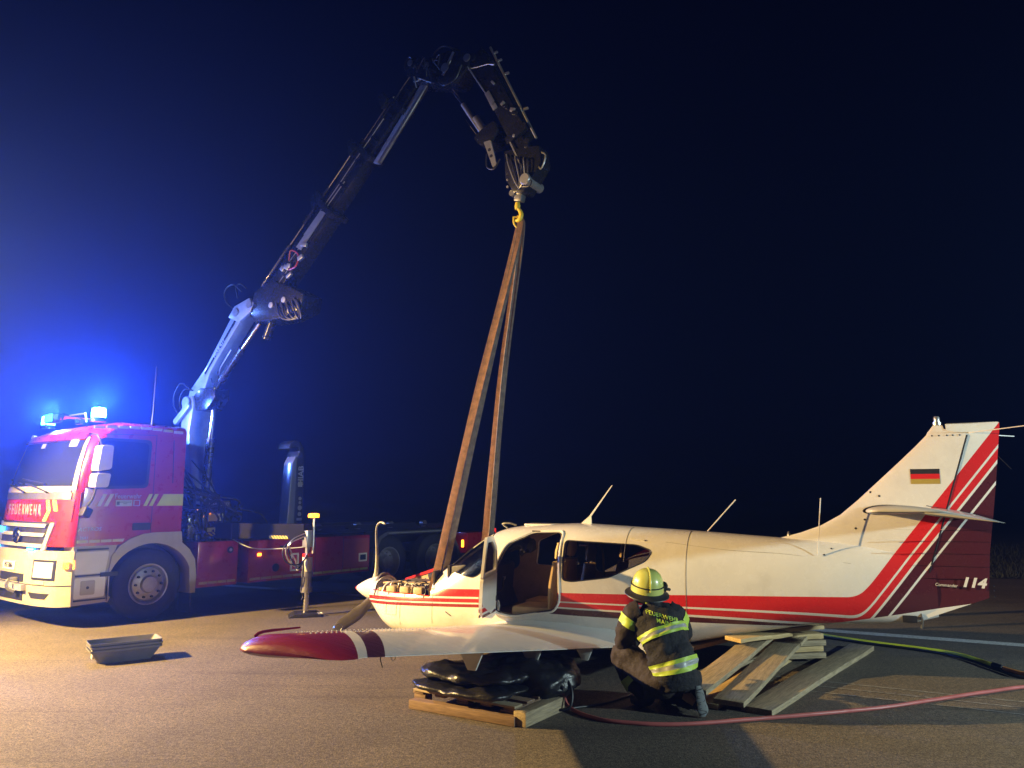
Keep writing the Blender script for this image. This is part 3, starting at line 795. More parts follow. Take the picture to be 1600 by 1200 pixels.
# column
MB().prism([(-.06, 1.55), (.36, 1.55), (.30, 1.95), (.17, 2.2), (.08, 2.5), (.02, 3.0), (.10, 3.45), (.05, 3.62), (-.14, 3.62), (-.24, 3.45), (-.22, 2.9), (-.15, 2.4), (-.08, 1.95)], -.20, .20).obj('column', M_crane_lit, crane, bevel=.03)
MB().cyl((.1, -.26, 1.95), (.1, .26, 1.95), .11).cyl((-.05, -.26, 3.5), (-.05, .26, 3.5), .10).obj('pivot_pins', M_steel, crane)
cy = MB().cyl((.28, 0, 1.7), (.36, 0, 2.85), .075).obj('main_cylinder', M_crane, crane)
MB().cyl((.36, 0, 2.85), (.44, 0, 3.75), .05).obj('piston_rod', M_chrome, cy)
MB().prism([(.12, 3.35), (.42, 3.35), (.62, 3.55), (.6, 3.72), (.2, 3.75), (.0, 3.6)], -.16, .16).obj('cylinder_mount', M_crane, crane, bevel=.02)
def loop(pts, r=.014, name='hose_loop'): return MB().tube(pts, r, 7, 5).obj(name, M_hose_blk, crane)
loop([(.0, -.22, 3.75), (-.25, -.24, 3.85), (-.45, -.22, 3.65), (-.4, -.22, 3.4), (-.15, -.22, 3.25)])
loop([(.0, -.17, 3.72), (-.22, -.18, 3.75), (-.36, -.16, 3.6), (-.32, -.16, 3.42), (-.1, -.2, 3.3)])
MB().prism(poly_round([(-.38, 3.18), (.02, 3.5), (.08, 3.42), (-.30, 3.10)], .05), -.27, -.21).obj('link_arm', M_crane_lit, crane, bevel=.012)
# inner boom
MB().prism([(-.18, 3.50), (.0, 3.40), (.25, 3.60), (.42, 4.0), (.60, 4.22), (1.18, 4.86), (1.32, 5.02), (1.12, 5.14), (.95, 4.98), (.30, 4.12), (-.12, 3.72)], -.14, .14).obj('inner_boom', M_crane_lit, crane, bevel=.02)
MB().bar((.3, -.146, 4.0), (1.1, -.146, 4.93), .01, .04).obj('boom_seam', M_crane, crane)
text('boom_text', 'HIAB 477', .11, M_silver, crane, (.66, -.152, 4.42), (R(90), R(-49), 0), sx=.9)
MB().prism([(.97, 4.92), (1.25, 4.80), (1.55, 4.95), (1.62, 5.10), (1.5, 5.2), (1.12, 5.10)], -.24, -.17).obj('link_plate', M_crane_lit, crane, bevel=.015)
MB().cyl((1.18, -.26, 4.98), (1.18, .26, 4.98), .07).cyl((1.52, -.26, 5.08), (1.52, .26, 5.08), .07).obj('pivot_pins', M_steel, crane)
c2 = MB().cyl((.55, 0, 3.85), (1.08, 0, 4.40), .065).obj('jib_cylinder', M_crane, crane)
MB().cyl((1.05, 0, 4.36), (1.72, 0, 5.0), .04).obj('piston_rod', M_chrome, c2)
MB().tube([(.62, -.1, 3.95), (.75, -.16, 4.08), (1.0, -.16, 4.36)], .012, 6).obj('hydraulic_pipe', M_steel, crane)
loop([(1.25, -.2, 5.35), (1.05, -.24, 5.5), (.82, -.22, 5.42), (.85, -.2, 5.22), (1.1, -.2, 5.05)])
loop([(1.35, -.18, 5.4), (1.2, -.2, 5.5), (1.1, -.2, 5.45), (1.15, -.2, 5.25)])
loop([(.5, -.16, 3.9), (.62, -.2, 3.78), (.74, -.2, 3.86), (.7, -.18, 4.0)], .01)
loop([(.55, -.16, 3.8), (.68, -.2, 3.68), (.8, -.2, 3.8)], .01)
# outer boom: housing and telescopes
A0 = Vector((1.55, 0, 5.02)); AD = Vector((3.55, 0, 3.42)).normalized(); AN = Vector((-AD.z, 0, AD.x))   # along, upward normal
def ob(u, v, y=0.0): p = A0 + AD * u + AN * v; return (p.x, y, p.z)
def boom(name, u0, u1, v0, v1, w, m=M_crane, bev=.02):
    P = [ob(u0, v0), ob(u1, v0), ob(u1, v1), ob(u0, v1)]
    return MB().prism([(p[0], p[2]) for p in P], -w / 2, w / 2).obj(name, m, crane, bevel=bev)
boom('boom_section', -.15, 2.20, -.23, .08, .30)
boom('boom_section', 2.2, 3.30, -.19, .06, .25)
boom('boom_section', 3.3, 4.20, -.18, .06, .23)
boom('boom_section', 4.2, 4.95, -.14, .04, .18)
for u, h in ((2.13, .20), (3.23, .16), (4.13, .13)):
    boom('boom_collar', u, u + .10, -.29 + (u - 2.1) * .03, h, .40 - (u - 2.1) * .05, M_crane, .01)
for u0, u1, v, y in ((.35, 2.15, .20, -.1), (1.7, 3.2, .17, -.13), (2.7, 4.15, .13, -.1), (3.4, 4.9, .11, -.07)):
    r0 = MB().cyl(ob(u0, v, y), ob((u0 + u1) / 2, v, y), .042, 12).obj('extension_cylinder', M_crane, crane)
    MB().cyl(ob((u0 + u1) / 2, v, y), ob(u1 + .1, v, y), .024, 10).obj('piston_rod', M_chrome, r0)
for u in (2.1, 2.2, 3.2, 4.1):
    MB().prism(poly_round([ob(u - .12, .10)[::2], ob(u + .06, .10)[::2], ob(u + .10, .30)[::2], ob(u - .02, .32)[::2]], .03), -.2, -.12).obj('bracket', M_crane, crane, bevel=.008)
MB().prism([ob(1.35, -.04)[::2], ob(2.1, -.04)[::2], ob(2.14, -.16)[::2], ob(1.38, -.17)[::2]], -.19, -.172).obj('silver_plate', M_alu, crane)
MB().tube([ob(1.1, -.1, -.2), ob(1.25, -.02, -.22), ob(1.3, -.2, -.2), ob(1.15, -.3, -.2), ob(1.0, -.22, -.2)], .014, 7, 4).obj('hose_loop', mat('red_hose', (.4, .04, .03), .4), crane)
vv = MB()
random.seed(3)
for k in range(6):
    u = random.uniform(.9, 1.5); vv.box(ob(u, random.uniform(-.3, -.05), -.2), (random.uniform(.05, .14), .05, random.uniform(.04, .1)), rotY(random.uniform(-1, 1)), .01)
vv.obj('valve_block', M_alu, crane)
MB().prism([(1.45, 4.95), (1.75, 4.75), (2.30, 4.74), (2.75, 4.85), (2.8, 5.1), (2.5, 5.25), (2.0, 5.45), (1.6, 5.3)], -.22, .22).obj('elbow_housing', M_crane, crane, bevel=.04)
MB().cyl((1.84, 0, 4.80), (1.70, 0, 4.50), .07).lathe([(0, 0), (.09, 0), (.09, .02), (0, .02)], (1.72, 0, 4.52), 'z', 16).obj('cylinder_end', M_crane, crane)
lm = MB()
for k in range(5):
    a = k * .12
    lm.tube([(2.2 + a, -.24, 5.0), (2.35 + a, -.28, 4.75), (2.62 + a * .4, -.26, 4.68), (2.74, -.24, 4.86), (2.6, -.24, 5.05)], .016, 7, 4)
lm.obj('hose_bundle', M_hose_blk, crane)
for p in ((2.05, -.225, 5.0), (2.35, -.225, 5.05), (2.5, -.225, 4.85)):
    MB().lathe([(0, -.02), (.05, -.015), (.055, 0), (0, 0)], p, 'y', 14).obj('pin_head', M_alu, crane)
sl = MB().prism([ob(3.25, -.26)[::2], ob(4.85, -.14)[::2], ob(4.9, -.24)[::2], ob(3.3, -.34)[::2]], -.05, .05).obj('lower_boom_arm', M_crane_lit, crane, bevel=.015)
MB().cyl(ob(3.35, -.39, -.04), ob(4.8, -.27, -.04), .025, 8).obj('hydraulic_pipe', M_steel, crane)
random.seed(12)
for k in range(7):
    v = -.17 + .035 * k; u0 = random.uniform(0, .5) + .3 * k; P = [ob(u0 + j * .33, v + random.uniform(-.008, .008), -.165 + .01 * (u0 + j * .33)) for j in range(random.randint(3, 8))]
    MB().tube(P, .008, 6, 3).obj('boom_pipe', M_alu if k % 2 else M_hose_blk, crane)
for k in range(10):
    u = .4 + k * .45; w_ = .165 - .012 * u
    MB().box(ob(u, -.08, -w_), (.05, .03, .16), rotY(-math.atan2(AD.z, AD.x)), .006).obj('pipe_clamp', M_crane, crane)
for k in range(9):
    a = random.uniform(5.0, 6.2); z = random.uniform(8.0, 8.4)
    MB().tube([(a, -.2, z), (a + random.uniform(-.1, .2), -.25, z + random.uniform(-.15, .15)), (a + random.uniform(0, .3), -.2, z - random.uniform(0, .25))], .010, 6, 4).obj('knuckle_hose', M_alu if k % 3 == 0 else M_hose_blk, crane)
# top knuckle
MB().prism([(4.80, 8.32), (4.86, 8.52), (4.98, 8.54), (5.2, 8.44), (5.75, 8.42), (6.02, 8.25), (6.0, 8.05), (5.75, 7.88), (5.35, 8.0), (5.0, 8.12)], -.18, .18).obj('knuckle', M_crane, crane, bevel=.03)
for p, r_ in (((4.93, -.2, 8.44), .05), ((5.6, -.2, 8.15), .07), ((6.0, -.2, 8.18), .06), ((5.25, -.2, 8.3), .05)):
    MB().lathe([(0, -.02), (r_, -.015), (r_, 0), (0, 0)], p, 'y', 16).obj('pin_head', M_steel, crane)
MB().bar((5.75, -.19, 8.36), (5.55, -.19, 8.05), .02, .04).obj('knuckle_rib', M_alu, crane)
loop([(4.85, -.1, 8.3), (4.78, -.15, 8.45), (4.86, -.15, 8.58), (5.0, -.12, 8.5)], .018)
loop([(5.2, -.1, 8.42), (5.5, -.15, 8.55), (5.8, -.1, 8.4)], .015)
loop([(5.45, -.2, 8.05), (5.6, -.25, 7.85), (5.8, -.22, 7.9), (5.9, -.2, 8.1)], .015)
MB().tube([(5.88, -.12, 8.13), (6.05, -.12, 8.04), (6.3, -.12, 8.02), (6.42, -.12, 7.98)], .014, 7, 4).obj('hydraulic_pipe', M_alu, crane)
MB().box((6.15, 0, 8.14), (.35, .22, .14), rotY(.4), .03).lathe([(0, -.16), (.06, -.16), (.06, -.1), (0, -.1)], (6.05, 0, 8.2), 'y', 12).obj('knuckle_head', M_crane, crane)
# jib
J0 = Vector((5.98, 0, 8.1)); JD = (Vector((6.92, 0, 6.25)) - J0).normalized(); JN = Vector((-JD.z, 0, JD.x))
def jb(u, v, y=0.0): p = J0 + JD * u + JN * v; return (p.x, y, p.z)
def jbox(name, u0, u1, v0, v1, w, m=M_crane, bev=.015, y=0):
    P = [jb(u0, v0), jb(u1, v0), jb(u1, v1), jb(u0, v1)]
    return MB().prism([(p[0], p[2]) for p in P], y - w / 2, y + w / 2).obj(name, m, crane, bevel=bev)
jbox('jib_housing', -.1, 1.55, .02, .30, .26)
jbox('jib_section', 1.5, 2.0, .0, .2, .2)
jbox('jib_collar', 1.45, 1.56, -.03, .33, .3, M_crane, .01)
MB().cyl(jb(-.02, .40, -.08), jb(1.75, .36, -.08), .018, 8).obj('hydraulic_pipe', M_alu, crane)
for u in (.12, .28, .55, 1.25):
    MB().box(jb(u, .43, -.08), (.07, .03, .025)).obj('pipe_clamp', M_alu, crane)
MB().cyl(jb(.0, -.02, -.14), jb(.75, .05, -.14), .012, 8).obj('hydraulic_pipe', M_alu, crane)
jc = MB().cyl((6.05, -.03, 7.30), (6.24, -.03, 6.98), .06).cyl((5.82, -.03, 7.58), (6.22, -.03, 6.95), .042, 10).obj('jib_cylinder', M_alu, crane)
MB().cyl((5.62, -.03, 7.86), (5.83, -.03, 7.57), .028).obj('piston_rod', M_chrome, jc)
MB().cyl((5.90, -.1, 7.28), (6.10, -.1, 7.0), .014, 6).obj('hydraulic_pipe', M_chrome, crane)
jbox('silver_plate', .62, .95, .02, .10, .02, M_alu, .004, -.145)
MB().prism(poly_round([(6.10, 6.93), (6.22, 6.78), (6.42, 6.80), (6.52, 6.95), (6.45, 7.10), (6.28, 7.05)], .03), -.17, .17).obj('jib_clamp', M_crane, crane, bevel=.02)
MB().prism(poly_round([(6.30, 6.80), (6.42, 6.80), (6.52, 6.42), (6.46, 6.38)], .02), -.20, -.18).obj('perforated_plate', M_alu, crane)
for z in (6.66, 6.56): MB().lathe([(0, -.002), (.025, -.002), (.025, .0)], (6.40 + (6.66 - z) * .3, -.201, z), 'y', 12).obj('plate_hole', M_black, crane)
loop([(6.34, -.18, 6.62), (6.36, -.2, 6.42), (6.48, -.2, 6.36), (6.58, -.2, 6.48)], .012)
MB().bar(jb(1.55, .02, -.14), jb(2.15, -.0, -.14), .012, .02).obj('hydraulic_pipe', M_alu, crane)
MB().box((6.68, -.125, 6.50), (.09, .01, .10), rotY(.5)).obj('yellow_decal', M_yellow, crane)
MB().prism([(6.60, 6.62), (6.95, 6.60), (7.17, 6.56), (7.20, 6.32), (7.08, 6.15), (6.92, 5.95), (6.75, 5.98), (6.62, 6.2)], -.14, .14).obj('jib_head', M_crane, crane, bevel=.03)
MB().cyl((6.98, -.2, 6.10), (6.98, .2, 6.10), .07).lathe([(0, -.22), (.07, -.22), (.085, -.2), (0, -.2)], (6.98, 0, 6.10), 'y', 16).obj('rope_pulley', M_alu, crane)
MB().tube([(7.12, -.1, 6.50), (7.26, -.12, 6.40), (7.18, -.12, 6.22), (7.10, -.1, 6.45)], .012, 7, 4).obj('rope_guide', M_alu, crane)
MB().tube([(6.98, -.15, 6.12), (7.08, -.2, 6.05), (7.05, -.2, 5.98), (6.92, -.2, 6.0)], .01, 6, 4).obj('hose_loop', M_hose_blk, crane)
MB().box((6.78, 0, 5.95), (.12, .12, .14), rotY(.2), .02).lathe([(0, -.09), (.045, -.09), (.045, .09), (0, .09)], (6.70, 0, 6.0), 'y', 12).obj('hook_block', M_steel, crane)
for z in (6.08, 6.18, 6.27): MB().lathe([(0, -.02), (.018, -.02), (.018, .0)], (6.66, -.12, z), 'y', 8).obj('bolt_head', M_alu, crane)
for k in range(12):
    u = random.uniform(.1, 1.9); v = random.uniform(.0, .3)
    MB().box(jb(u, v, -.14), (random.uniform(.03, .09), .03, random.uniform(.03, .07)), rotY(random.uniform(0, 1)), .006).obj('jib_fitting', M_crane if k % 3 else M_alu, crane)
for k in range(6):
    MB().tube([(6.65 + .07 * k, -.15, 6.55 - .03 * k), (6.72 + .06 * k, -.2, 6.35), (6.80 + .04 * k, -.18, 6.12), (6.86, -.15, 6.0)], .010, 6, 4).obj('jib_hose', M_hose_blk if k % 2 else M_alu, crane)
# hook
hk = MB().lathe([(0, 0), (.035, 0), (.04, .05), (.03, .1), (0, .1)], (6.74, 0, 5.78), 'z', 14)
hk.tube([(6.74, 0, 5.80), (6.78, 0, 5.75), (6.80, 0, 5.69), (6.775, 0, 5.63), (6.72, 0, 5.62), (6.69, 0, 5.66)], [.02, .028, .032, .032, .025, .012], 10, 4)
hk.obj('load_hook', M_yellow, crane)
# outrigger
og = MB(TC); og.prism([(1.18, 1.16), (1.92, 1.14), (1.92, 1.44), (1.18, 1.44)], -1.50, .6)
MB(TC).box((1.25, .1, 1.29), (.26, .9, .26), bev=.02).obj('outrigger_housing', M_beam, crane)
arm_d = [Vector((1.27, -.2, 1.29)), Vector((1.74, -1.46, 1.29))]
MB(TC).bar(arm_d[0], arm_d[1] , .16, .24).obj('outrigger_beam', M_beam, crane)
hz = MB(TC).bar(Vector((1.47, -.72, 1.20)), Vector((1.64, -1.20, 1.20)), .166, .05).obj('hazard_decal', M_hazard, crane)
MB(TC).bar(Vector((1.36, -.42, 1.33)), Vector((1.40, -.54, 1.33)), .166, .06).obj('pale_decal', M_pale_refl, crane)
LX, LY = 1.75, -1.5
leg = MB(TC).cyl((LX, LY, .36), (LX, LY, .92), .075, 16).lathe([(.075, .60), (.09, .60), (.09, .68), (.075, .68)], (LX, LY, 0), 'z', 16).lathe([(.075, .36), (.092, .36), (.092, .44), (.075, .44)], (LX, LY, 0), 'z', 16).obj('outrigger_leg', M_steel, crane)
MB(TC).cyl((LX, LY, .05), (LX, LY, .40), .045, 14).obj('leg_rod', M_chrome, leg)
MB(TC).cyl((LX, LY, .66), (LX, LY, .90), .079, 16).obj('leg_sleeve', mat('pale_sleeve', (.70, .66, .45), .5, dirt=.3), leg)
MB(TC).cyl((LX, LY, .90), (LX, LY, .955), .08, 16).cyl((LX, LY, .62), (LX, LY, .66), .08, 16).obj('red_band', M_ac_red, leg)
MB(TC).box((LX - .01, LY, 1.18), (.12, .12, .26), bev=.015).box((LX - .03, LY - .03, 1.05), (.05, .05, .24)).obj('leg_head', M_alu, crane)
MB(TC).cyl((LX + .10, LY, .95), (LX + .10, LY, 1.50), .018, 8).obj('beacon_post', M_alu, crane)
ab = MB(TC).lathe([(0, 0), (.085, 0), (.088, .03), (.085, .055), (.05, .065), (0, .065)], (LX + .09, LY, 1.51), 'z', 20).obj('amber_beacon', M_amber, crane)
light('amber_beacon_lamp', 'POINT', TM @ Vector((LX + .09, LY - .05, 1.62)), 3, (1.0, .35, .04), shadow_soft_size=.06)
for k in range(4):
    o = MB(TC).tube([(LX - .02, LY, 1.30 - k * .02), (LX - .25 - .05 * k, LY - .03 * k, 1.22 - .03 * k), (LX - .46 + .05 * k, LY, 1.05 - .02 * k), (LX - .40 + .06 * k, LY, .85), (LX - .2, LY - .05, .80 - .03 * k), (LX, LY - .05, .95 + .03 * k)], .011, 7, 5)
    o.obj('control_hose', M_alu if k % 2 else M_hose_blk, crane)
MB(TC).tube([(1.2, -.1, 1.20), (1.35, -.6, 1.02), (1.6, -1.2, 1.03), (LX, LY, 1.06)], .009, 6, 6).obj('control_hose', M_alu, crane)
MB(TC).tube([(LX - .08, LY, .85), (LX - .10, LY - .02, .6), (LX - .09, LY, .42), (LX - .06, LY, .3), (LX - .09, LY, .25)], .012, 6, 5).obj('control_hose', M_hose_blk, crane)
MB(TC).tube([(.9, .6, 1.5), (1.5, .4, 1.62), (2.1, .4, 1.55), (2.3, .4, 1.36)], .014, 6, 6).obj('control_hose', M_hose_blk, crane)

pad_p = TM @ Vector((LX, LY, 0))
pad = MB().prism([(-.26, 0), (.26, 0), (.17, .055), (-.17, .055)], -.22, .22).obj('outrigger_pad', M_black, bevel=.008)
pad.location = pad_p; pad.rotation_euler = (0, 0, .3); tag(pad, 'black plastic pad on the ground under the crane support leg', 'ground pad')
MB().tube([(.17, -.1, .05), (.22, -.16, .045), (.26, -.14, .03), (.24, -.06, .045), (.17, -.05, .05)], .009, 6, 4).obj('handle', M_alu, pad)

# ------------------------------------------------------------------ light aircraft
AP = Vector((-2.12, 10.72, 0.59)); AY = -0.43
plane = thing('light_aircraft', 'white single-engine aircraft with red and maroon stripes, engine cover off and door open', 'aeroplane', AP, AY)
AM = Matrix.Translation(AP) @ rotZ(AY)
def lerp(P, x):
    if x <= P[0][0]: return P[0][1]
    for (a, ya), (b_, yb) in zip(P, P[1:]):
        if x <= b_:
            t = (x - a) / (b_ - a); return ya + (yb - ya) * t
    return P[-1][1]
def sm(P, x, w=0.10):
    return (lerp(P, x - w) + 2 * lerp(P, x) + lerp(P, x + w)) / 4
TOP = [(.40, .20), (.8, .25), (1.29, .30), (1.53, .37), (1.75, .52), (1.96, .69), (2.22, .84), (2.4, .885), (2.6, .91), (3.25, .94), (3.75, .915), (4.7, .87), (5.5, .82), (6.2, .78), (7.0, .70)]
BOT = [(.40, -.15), (.5, -.28), (.65, -.40), (.8, -.46), (1.2, -.50), (3.0, -.50), (3.9, -.45), (4.5, -.34), (5.0, -.22), (5.5, -.12), (5.8, -.06), (6.5, -.01), (6.76, .01), (7.0, .1)]
WID = [(.40, .24), (.55, .34), (.8, .44), (1.2, .52), (1.8, .58), (2.4, .61), (3.4, .62), (3.9, .58), (4.5, .49), (5.0, .41), (5.5, .34), (6.0, .26), (6.5, .16), (6.8, .09), (7.0, .04)]
EXP = [(.4, 2.2), (.8, 3.0), (3.4, 3.2), (4.5, 2.8), (6, 2.3), (7, 2.0)]
def fus_ring(x, ins=0.0, n=56):
    zt, zb, w, e = sm(TOP, x) - ins, sm(BOT, x) + ins, sm(WID, x) - ins, lerp(EXP, x)
    zc = zb + (zt - zb) * 0.43; r = []
    for k in range(n):
        a = 2 * math.pi * k / n; ca, sa = math.cos(a), math.sin(a)
        h = (zt - zc) if sa > 0 else (zc - zb)
        ee = e if sa < 0 else e * .88
        y = w * math.copysign(abs(ca) ** (2 / ee), ca); z = zc + h * math.copysign(abs(sa) ** (2 / ee), sa)
        r.append(Vector((x, y, z)))
    return r
def side_y(x, z, ins=0.0):
    zt, zb, w, e = sm(TOP, x), sm(BOT, x), sm(WID, x), lerp(EXP, x)
    zc = zb + (zt - zb) * .43; h = (zt - zc) if z > zc else (zc - zb); ee = e if z < zc else e * .88
    k = min(.999, abs(z - zc) / h)
    return -(w * (1 - k ** ee) ** (1 / ee) - ins)
XS = [.40 + i * .08 for i in range(83)]
XS = [x for x in XS if x <= 6.98]
fus = MB().loft([fus_ring(x) for x in XS]).obj('fuselage', M_plane, plane, ang=35)
inner = MB().loft([fus_ring(x, .022) for x in XS if x > .42 and x < 6.6]).obj('tmp_inner', M_lining, plane)
# cutters
def cutter(poly, a, b, axis='y', rnd=.0):
    P = poly_round(poly, rnd, 5) if rnd else poly
    o = MB().prism(P, a, b, axis).obj('tmp_cut', M_lining, plane, smooth=False); return o
door_poly = [(2.40, -.06), (2.345, .34), (2.50, .69), (2.80, .83), (3.16, .84), (3.175, .09), (3.12, .0), (2.62, -.09)]
win_poly = [(3.225, .76), (3.225, .33), (3.33, .315), (3.76, .375), (4.16, .56), (4.22, .665), (4.05, .725)]
ws_poly = [(1.60, .43), (2.18, .86), (2.14, 1.1), (1.3, .9)]
sw_poly = [(1.66, .385), (1.95, .32), (2.10, .30), (2.20, .36), (2.25, .72), (2.215, .83), (2.10, .78), (1.80, .53)]
c_door = cutter(door_poly, -1, -.2, rnd=.06); c_win = cutter(win_poly, -1, -.2, rnd=.05); c_win2 = cutter(win_poly, .2, 1, rnd=.05)
c_sw = cutter(sw_poly, -1, -.25, rnd=.05); c_sw2 = cutter(sw_poly, .25, 1, rnd=.05); c_door2 = cutter([(2.42, .38), (2.5, .69), (2.80, .80), (3.12, .81), (3.12, .38)], .2, 1, rnd=.05)
c_ws = MB().prism([(1.50, .30), (2.20, .865), (2.14, 1.1), (1.2, .9)], -.33, .33).obj('tmp_cut', M_lining, plane, smooth=False)
c_bay = MB().box((.99, 0, .46), (.98, 1.4, .82)).obj('tmp_cut', M_lining, plane, smooth=False)
boolean(fus, [inner]); fus.data.materials.clear(); fus.data.materials.append(M_plane)
boolean(fus, [c_door, c_win, c_win2, c_sw, c_sw2, c_door2, c_ws, c_bay])
fus.data.materials.clear(); fus.data.materials.append(M_plane)
for p in fus.data.polygons: p.material_index = 0
# panes: thin shell cut by the same shapes
def pane(name, cuts, m):
    sh = MB().loft([fus_ring(x, .006) for x in XS if x < 4.6]).obj(name, m, plane)
    inn = MB().loft([fus_ring(x, .011) for x in XS if x < 4.55 and x > .42]).obj('tmp_inner2', m, plane)
    boolean(sh, [inn]); boolean(sh, [cuts], 'INTERSECT')
    sh.data.materials.clear(); sh.data.materials.append(m)
    for p in sh.data.polygons: p.material_index = 0
    bpy.data.objects.remove(inn); return sh
pane('cabin_window', c_win, M_pane); pane('cabin_window', c_win2, M_pane)
pane('side_windscreen', c_sw, M_pane); pane('side_windscreen', c_sw2, M_pane); pane('cabin_window', c_door2, M_pane); pane('windscreen', c_ws, M_pane)
# cabin lining
lin = MB().loft([fus_ring(x, .045) for x in XS if 1.75 < x < 4.5]).obj('cabin_lining', M_lining, plane)
lin2 = MB().loft([fus_ring(x, .055) for x in XS if 1.80 < x < 4.46]).obj('tmp_inner2', M_lining, plane)
boolean(lin, [lin2]); boolean(lin, [c_door, c_win, c_win2, c_sw, c_sw2, c_door2, c_ws]); bpy.data.objects.remove(lin2)
for o in [inner, c_door, c_win, c_win2, c_sw, c_sw2, c_door2, c_ws, c_bay]: bpy.data.objects.remove(o)
# door and window trims that follow the skin
def on_skin(P, out=.004): return [(x, side_y(x, z) - out, z) for x, z in P]
def trim(name, poly, r, m, rnd=.05, close=True, out=.002):
    P = poly_round(poly, rnd, 5); P = P + [P[0]] if close else P
    Q = []
    for (a, b), (c, d) in zip(P, P[1:]):
        k = max(1, int(math.hypot(c - a, d - b) / .08))
        Q += [(a + (c - a) * i / k, b + (d - b) * i / k) for i in range(k)]
    if close: Q.append(Q[0])
    else: Q.append(P[-1])
    return MB().tube(on_skin(Q, out), r, 6, cap=False).obj(name, m, plane)
trim('door_frame', [(2.385, -.08), (2.325, .34), (2.485, .705), (2.79, .85), (3.18, .86), (3.20, .09), (3.13, -.02), (2.62, -.11)], .013, M_ac_white, .06)
trim('door_seal', door_poly, .007, M_black, .06, out=-.006)
trim('window_seal', win_poly, .007, M_black, .05, out=-.002)
trim('windscreen_trim', sw_poly, .006, M_black, .05, out=-.002)
for xx in (1.52, 4.58, 3.92):
    n = [p + (p - Vector((xx, 0, .2))).normalized() * .0015 for p in fus_ring(xx, 0)]
    n = [p for p in n if p.y < 0 and p.z > (-.3 if xx != 3.92 else .5)]
    MB().tube(n, .0018, 5).obj('skin_joint', M_joint, plane)
MB().tube(on_skin([(4.35, .76), (5.0, .69), (5.6, .66), (6.2, .58)], .001), .0015, 5, 4).obj('skin_joint', M_joint, plane)
rb = MB()
def rivet(p, nrm, r=.006):
    nrm = Vector(nrm).normalized(); a = nrm.orthogonal().normalized(); b_ = nrm.cross(a); p = Vector(p)
    vs = [p + a * r * math.cos(k * 1.0472) + b_ * r * math.sin(k * 1.0472) for k in range(6)] + [p + nrm * r * .8]
    rb.add(vs, [(k, (k + 1) % 6, 6) for k in range(6)])
for x0, x1, zf in ((4.7, 6.1, lambda x: .70 - (x - 4.6) * .04), (4.62, 6.0, lambda x: .30)):
    x = x0
    while x < x1:
        z = zf(x); rivet((x, side_y(x, z), z), (0, -1, .2), .004); x += .09
MB().tube(on_skin([(3.97, .79), (4.12, .775)], .01), .008, 6).obj('small_vent', M_ac_white, plane)
# horizontal ribs of the tail cone
for k, (z, x0, x1) in enumerate(((.62, 6.25, 7.2), (.50, 6.15, 7.2), (.39, 6.1, 6.9))):
    pass
# roof hatch details
MB().prism(rrect(2.55, -.15, 2.95, .15, .05), .905, .925, 'z').obj('roof_vent', M_ac_white, plane)
MB().box((2.86, -.47, .855), (.10, .02, .014)).obj('roof_placard', M_black, plane)
# door, swung open towards the nose
hx, hy = 2.37, side_y(2.4, .2) - .012
dpsi = math.radians(-73)     # swing
dp = []
dw = .80
Md = Matrix.Translation((hx, hy, 0)) @ rotZ(math.radians(73))
def dpt(u, z, d=0):   # u along the door from the hinge (closed pointing aft)
    return Md @ Vector((-u, 0, 0)) * 0 + Vector((hx, hy, 0)) + Vector((math.cos(DA) * u - math.sin(DA) * d, math.sin(DA) * u + math.cos(DA) * d, z))
DA = math.radians(-75)      # direction of the open door in aircraft space (x aft, -y towards the wing tip)
DOOR = [(0.0, -.10), (-.03, .34), (.12, .66), (.42, .80), (.76, .80), (.775, .09), (.70, -.02), (.22, -.11)]
WINH = [(.10, .40), (.20, .62), (.45, .735), (.70, .735), (.705, .42)]
def door_solid(poly, d0, d1, curve=.07):
    vs = []; n = len(poly)
    for d in (d0, d1):
        for u, z in poly: vs.append(dpt(u, z, d + curve * max(0, z - .25) * 1.6))
    return vs, [tuple(range(n))[::-1], tuple(range(n, 2 * n))] + [(i, (i + 1) % n, n + (i + 1) % n, n + i) for i in range(n)]
doorm = MB()
lowd = poly_round([(0.0, -.10), (-.025, .38), (.77, .38), (.775, .09), (.70, -.02), (.22, -.11)], .03)
doorm.add(*door_solid(lowd, -.0, .035))
P_out = poly_round([(-.025, .38), (.0, .48), (.12, .68), (.42, .82), (.78, .82), (.775, .38)], .03, 4)
P_in = poly_round([(.06, .42), (.07, .48), (.17, .64), (.44, .76), (.71, .76), (.71, .42)], .03, 4)
n_ = len(P_out)
vs = []
for d in (0, .03):
    for P in (P_out, P_in):
        vs += [dpt(u, z, d + .11 * max(0, z - .25)) for u, z in P]
fs = []
for k in range(n_):
    k2 = (k + 1) % n_
    fs += [(k, k2, n_ + k2, n_ + k), (2 * n_ + k, 3 * n_ + k, 3 * n_ + k2, 2 * n_ + k2), (k, 2 * n_ + k, 2 * n_ + k2, k2), (n_ + k, n_ + k2, 3 * n_ + k2, 3 * n_ + k)]
doorm.add(vs, fs)
door = doorm.obj('cabin_door', M_ac_white, plane)
vsp = [dpt(u, z, .012 + .11 * max(0, z - .25)) for u, z in P_in] + [dpt(u, z, .018 + .11 * max(0, z - .25)) for u, z in P_in]
MB().add(vsp, [tuple(range(n_))[::-1], tuple(range(n_, 2 * n_))]).obj('door_pane', M_pane, door)
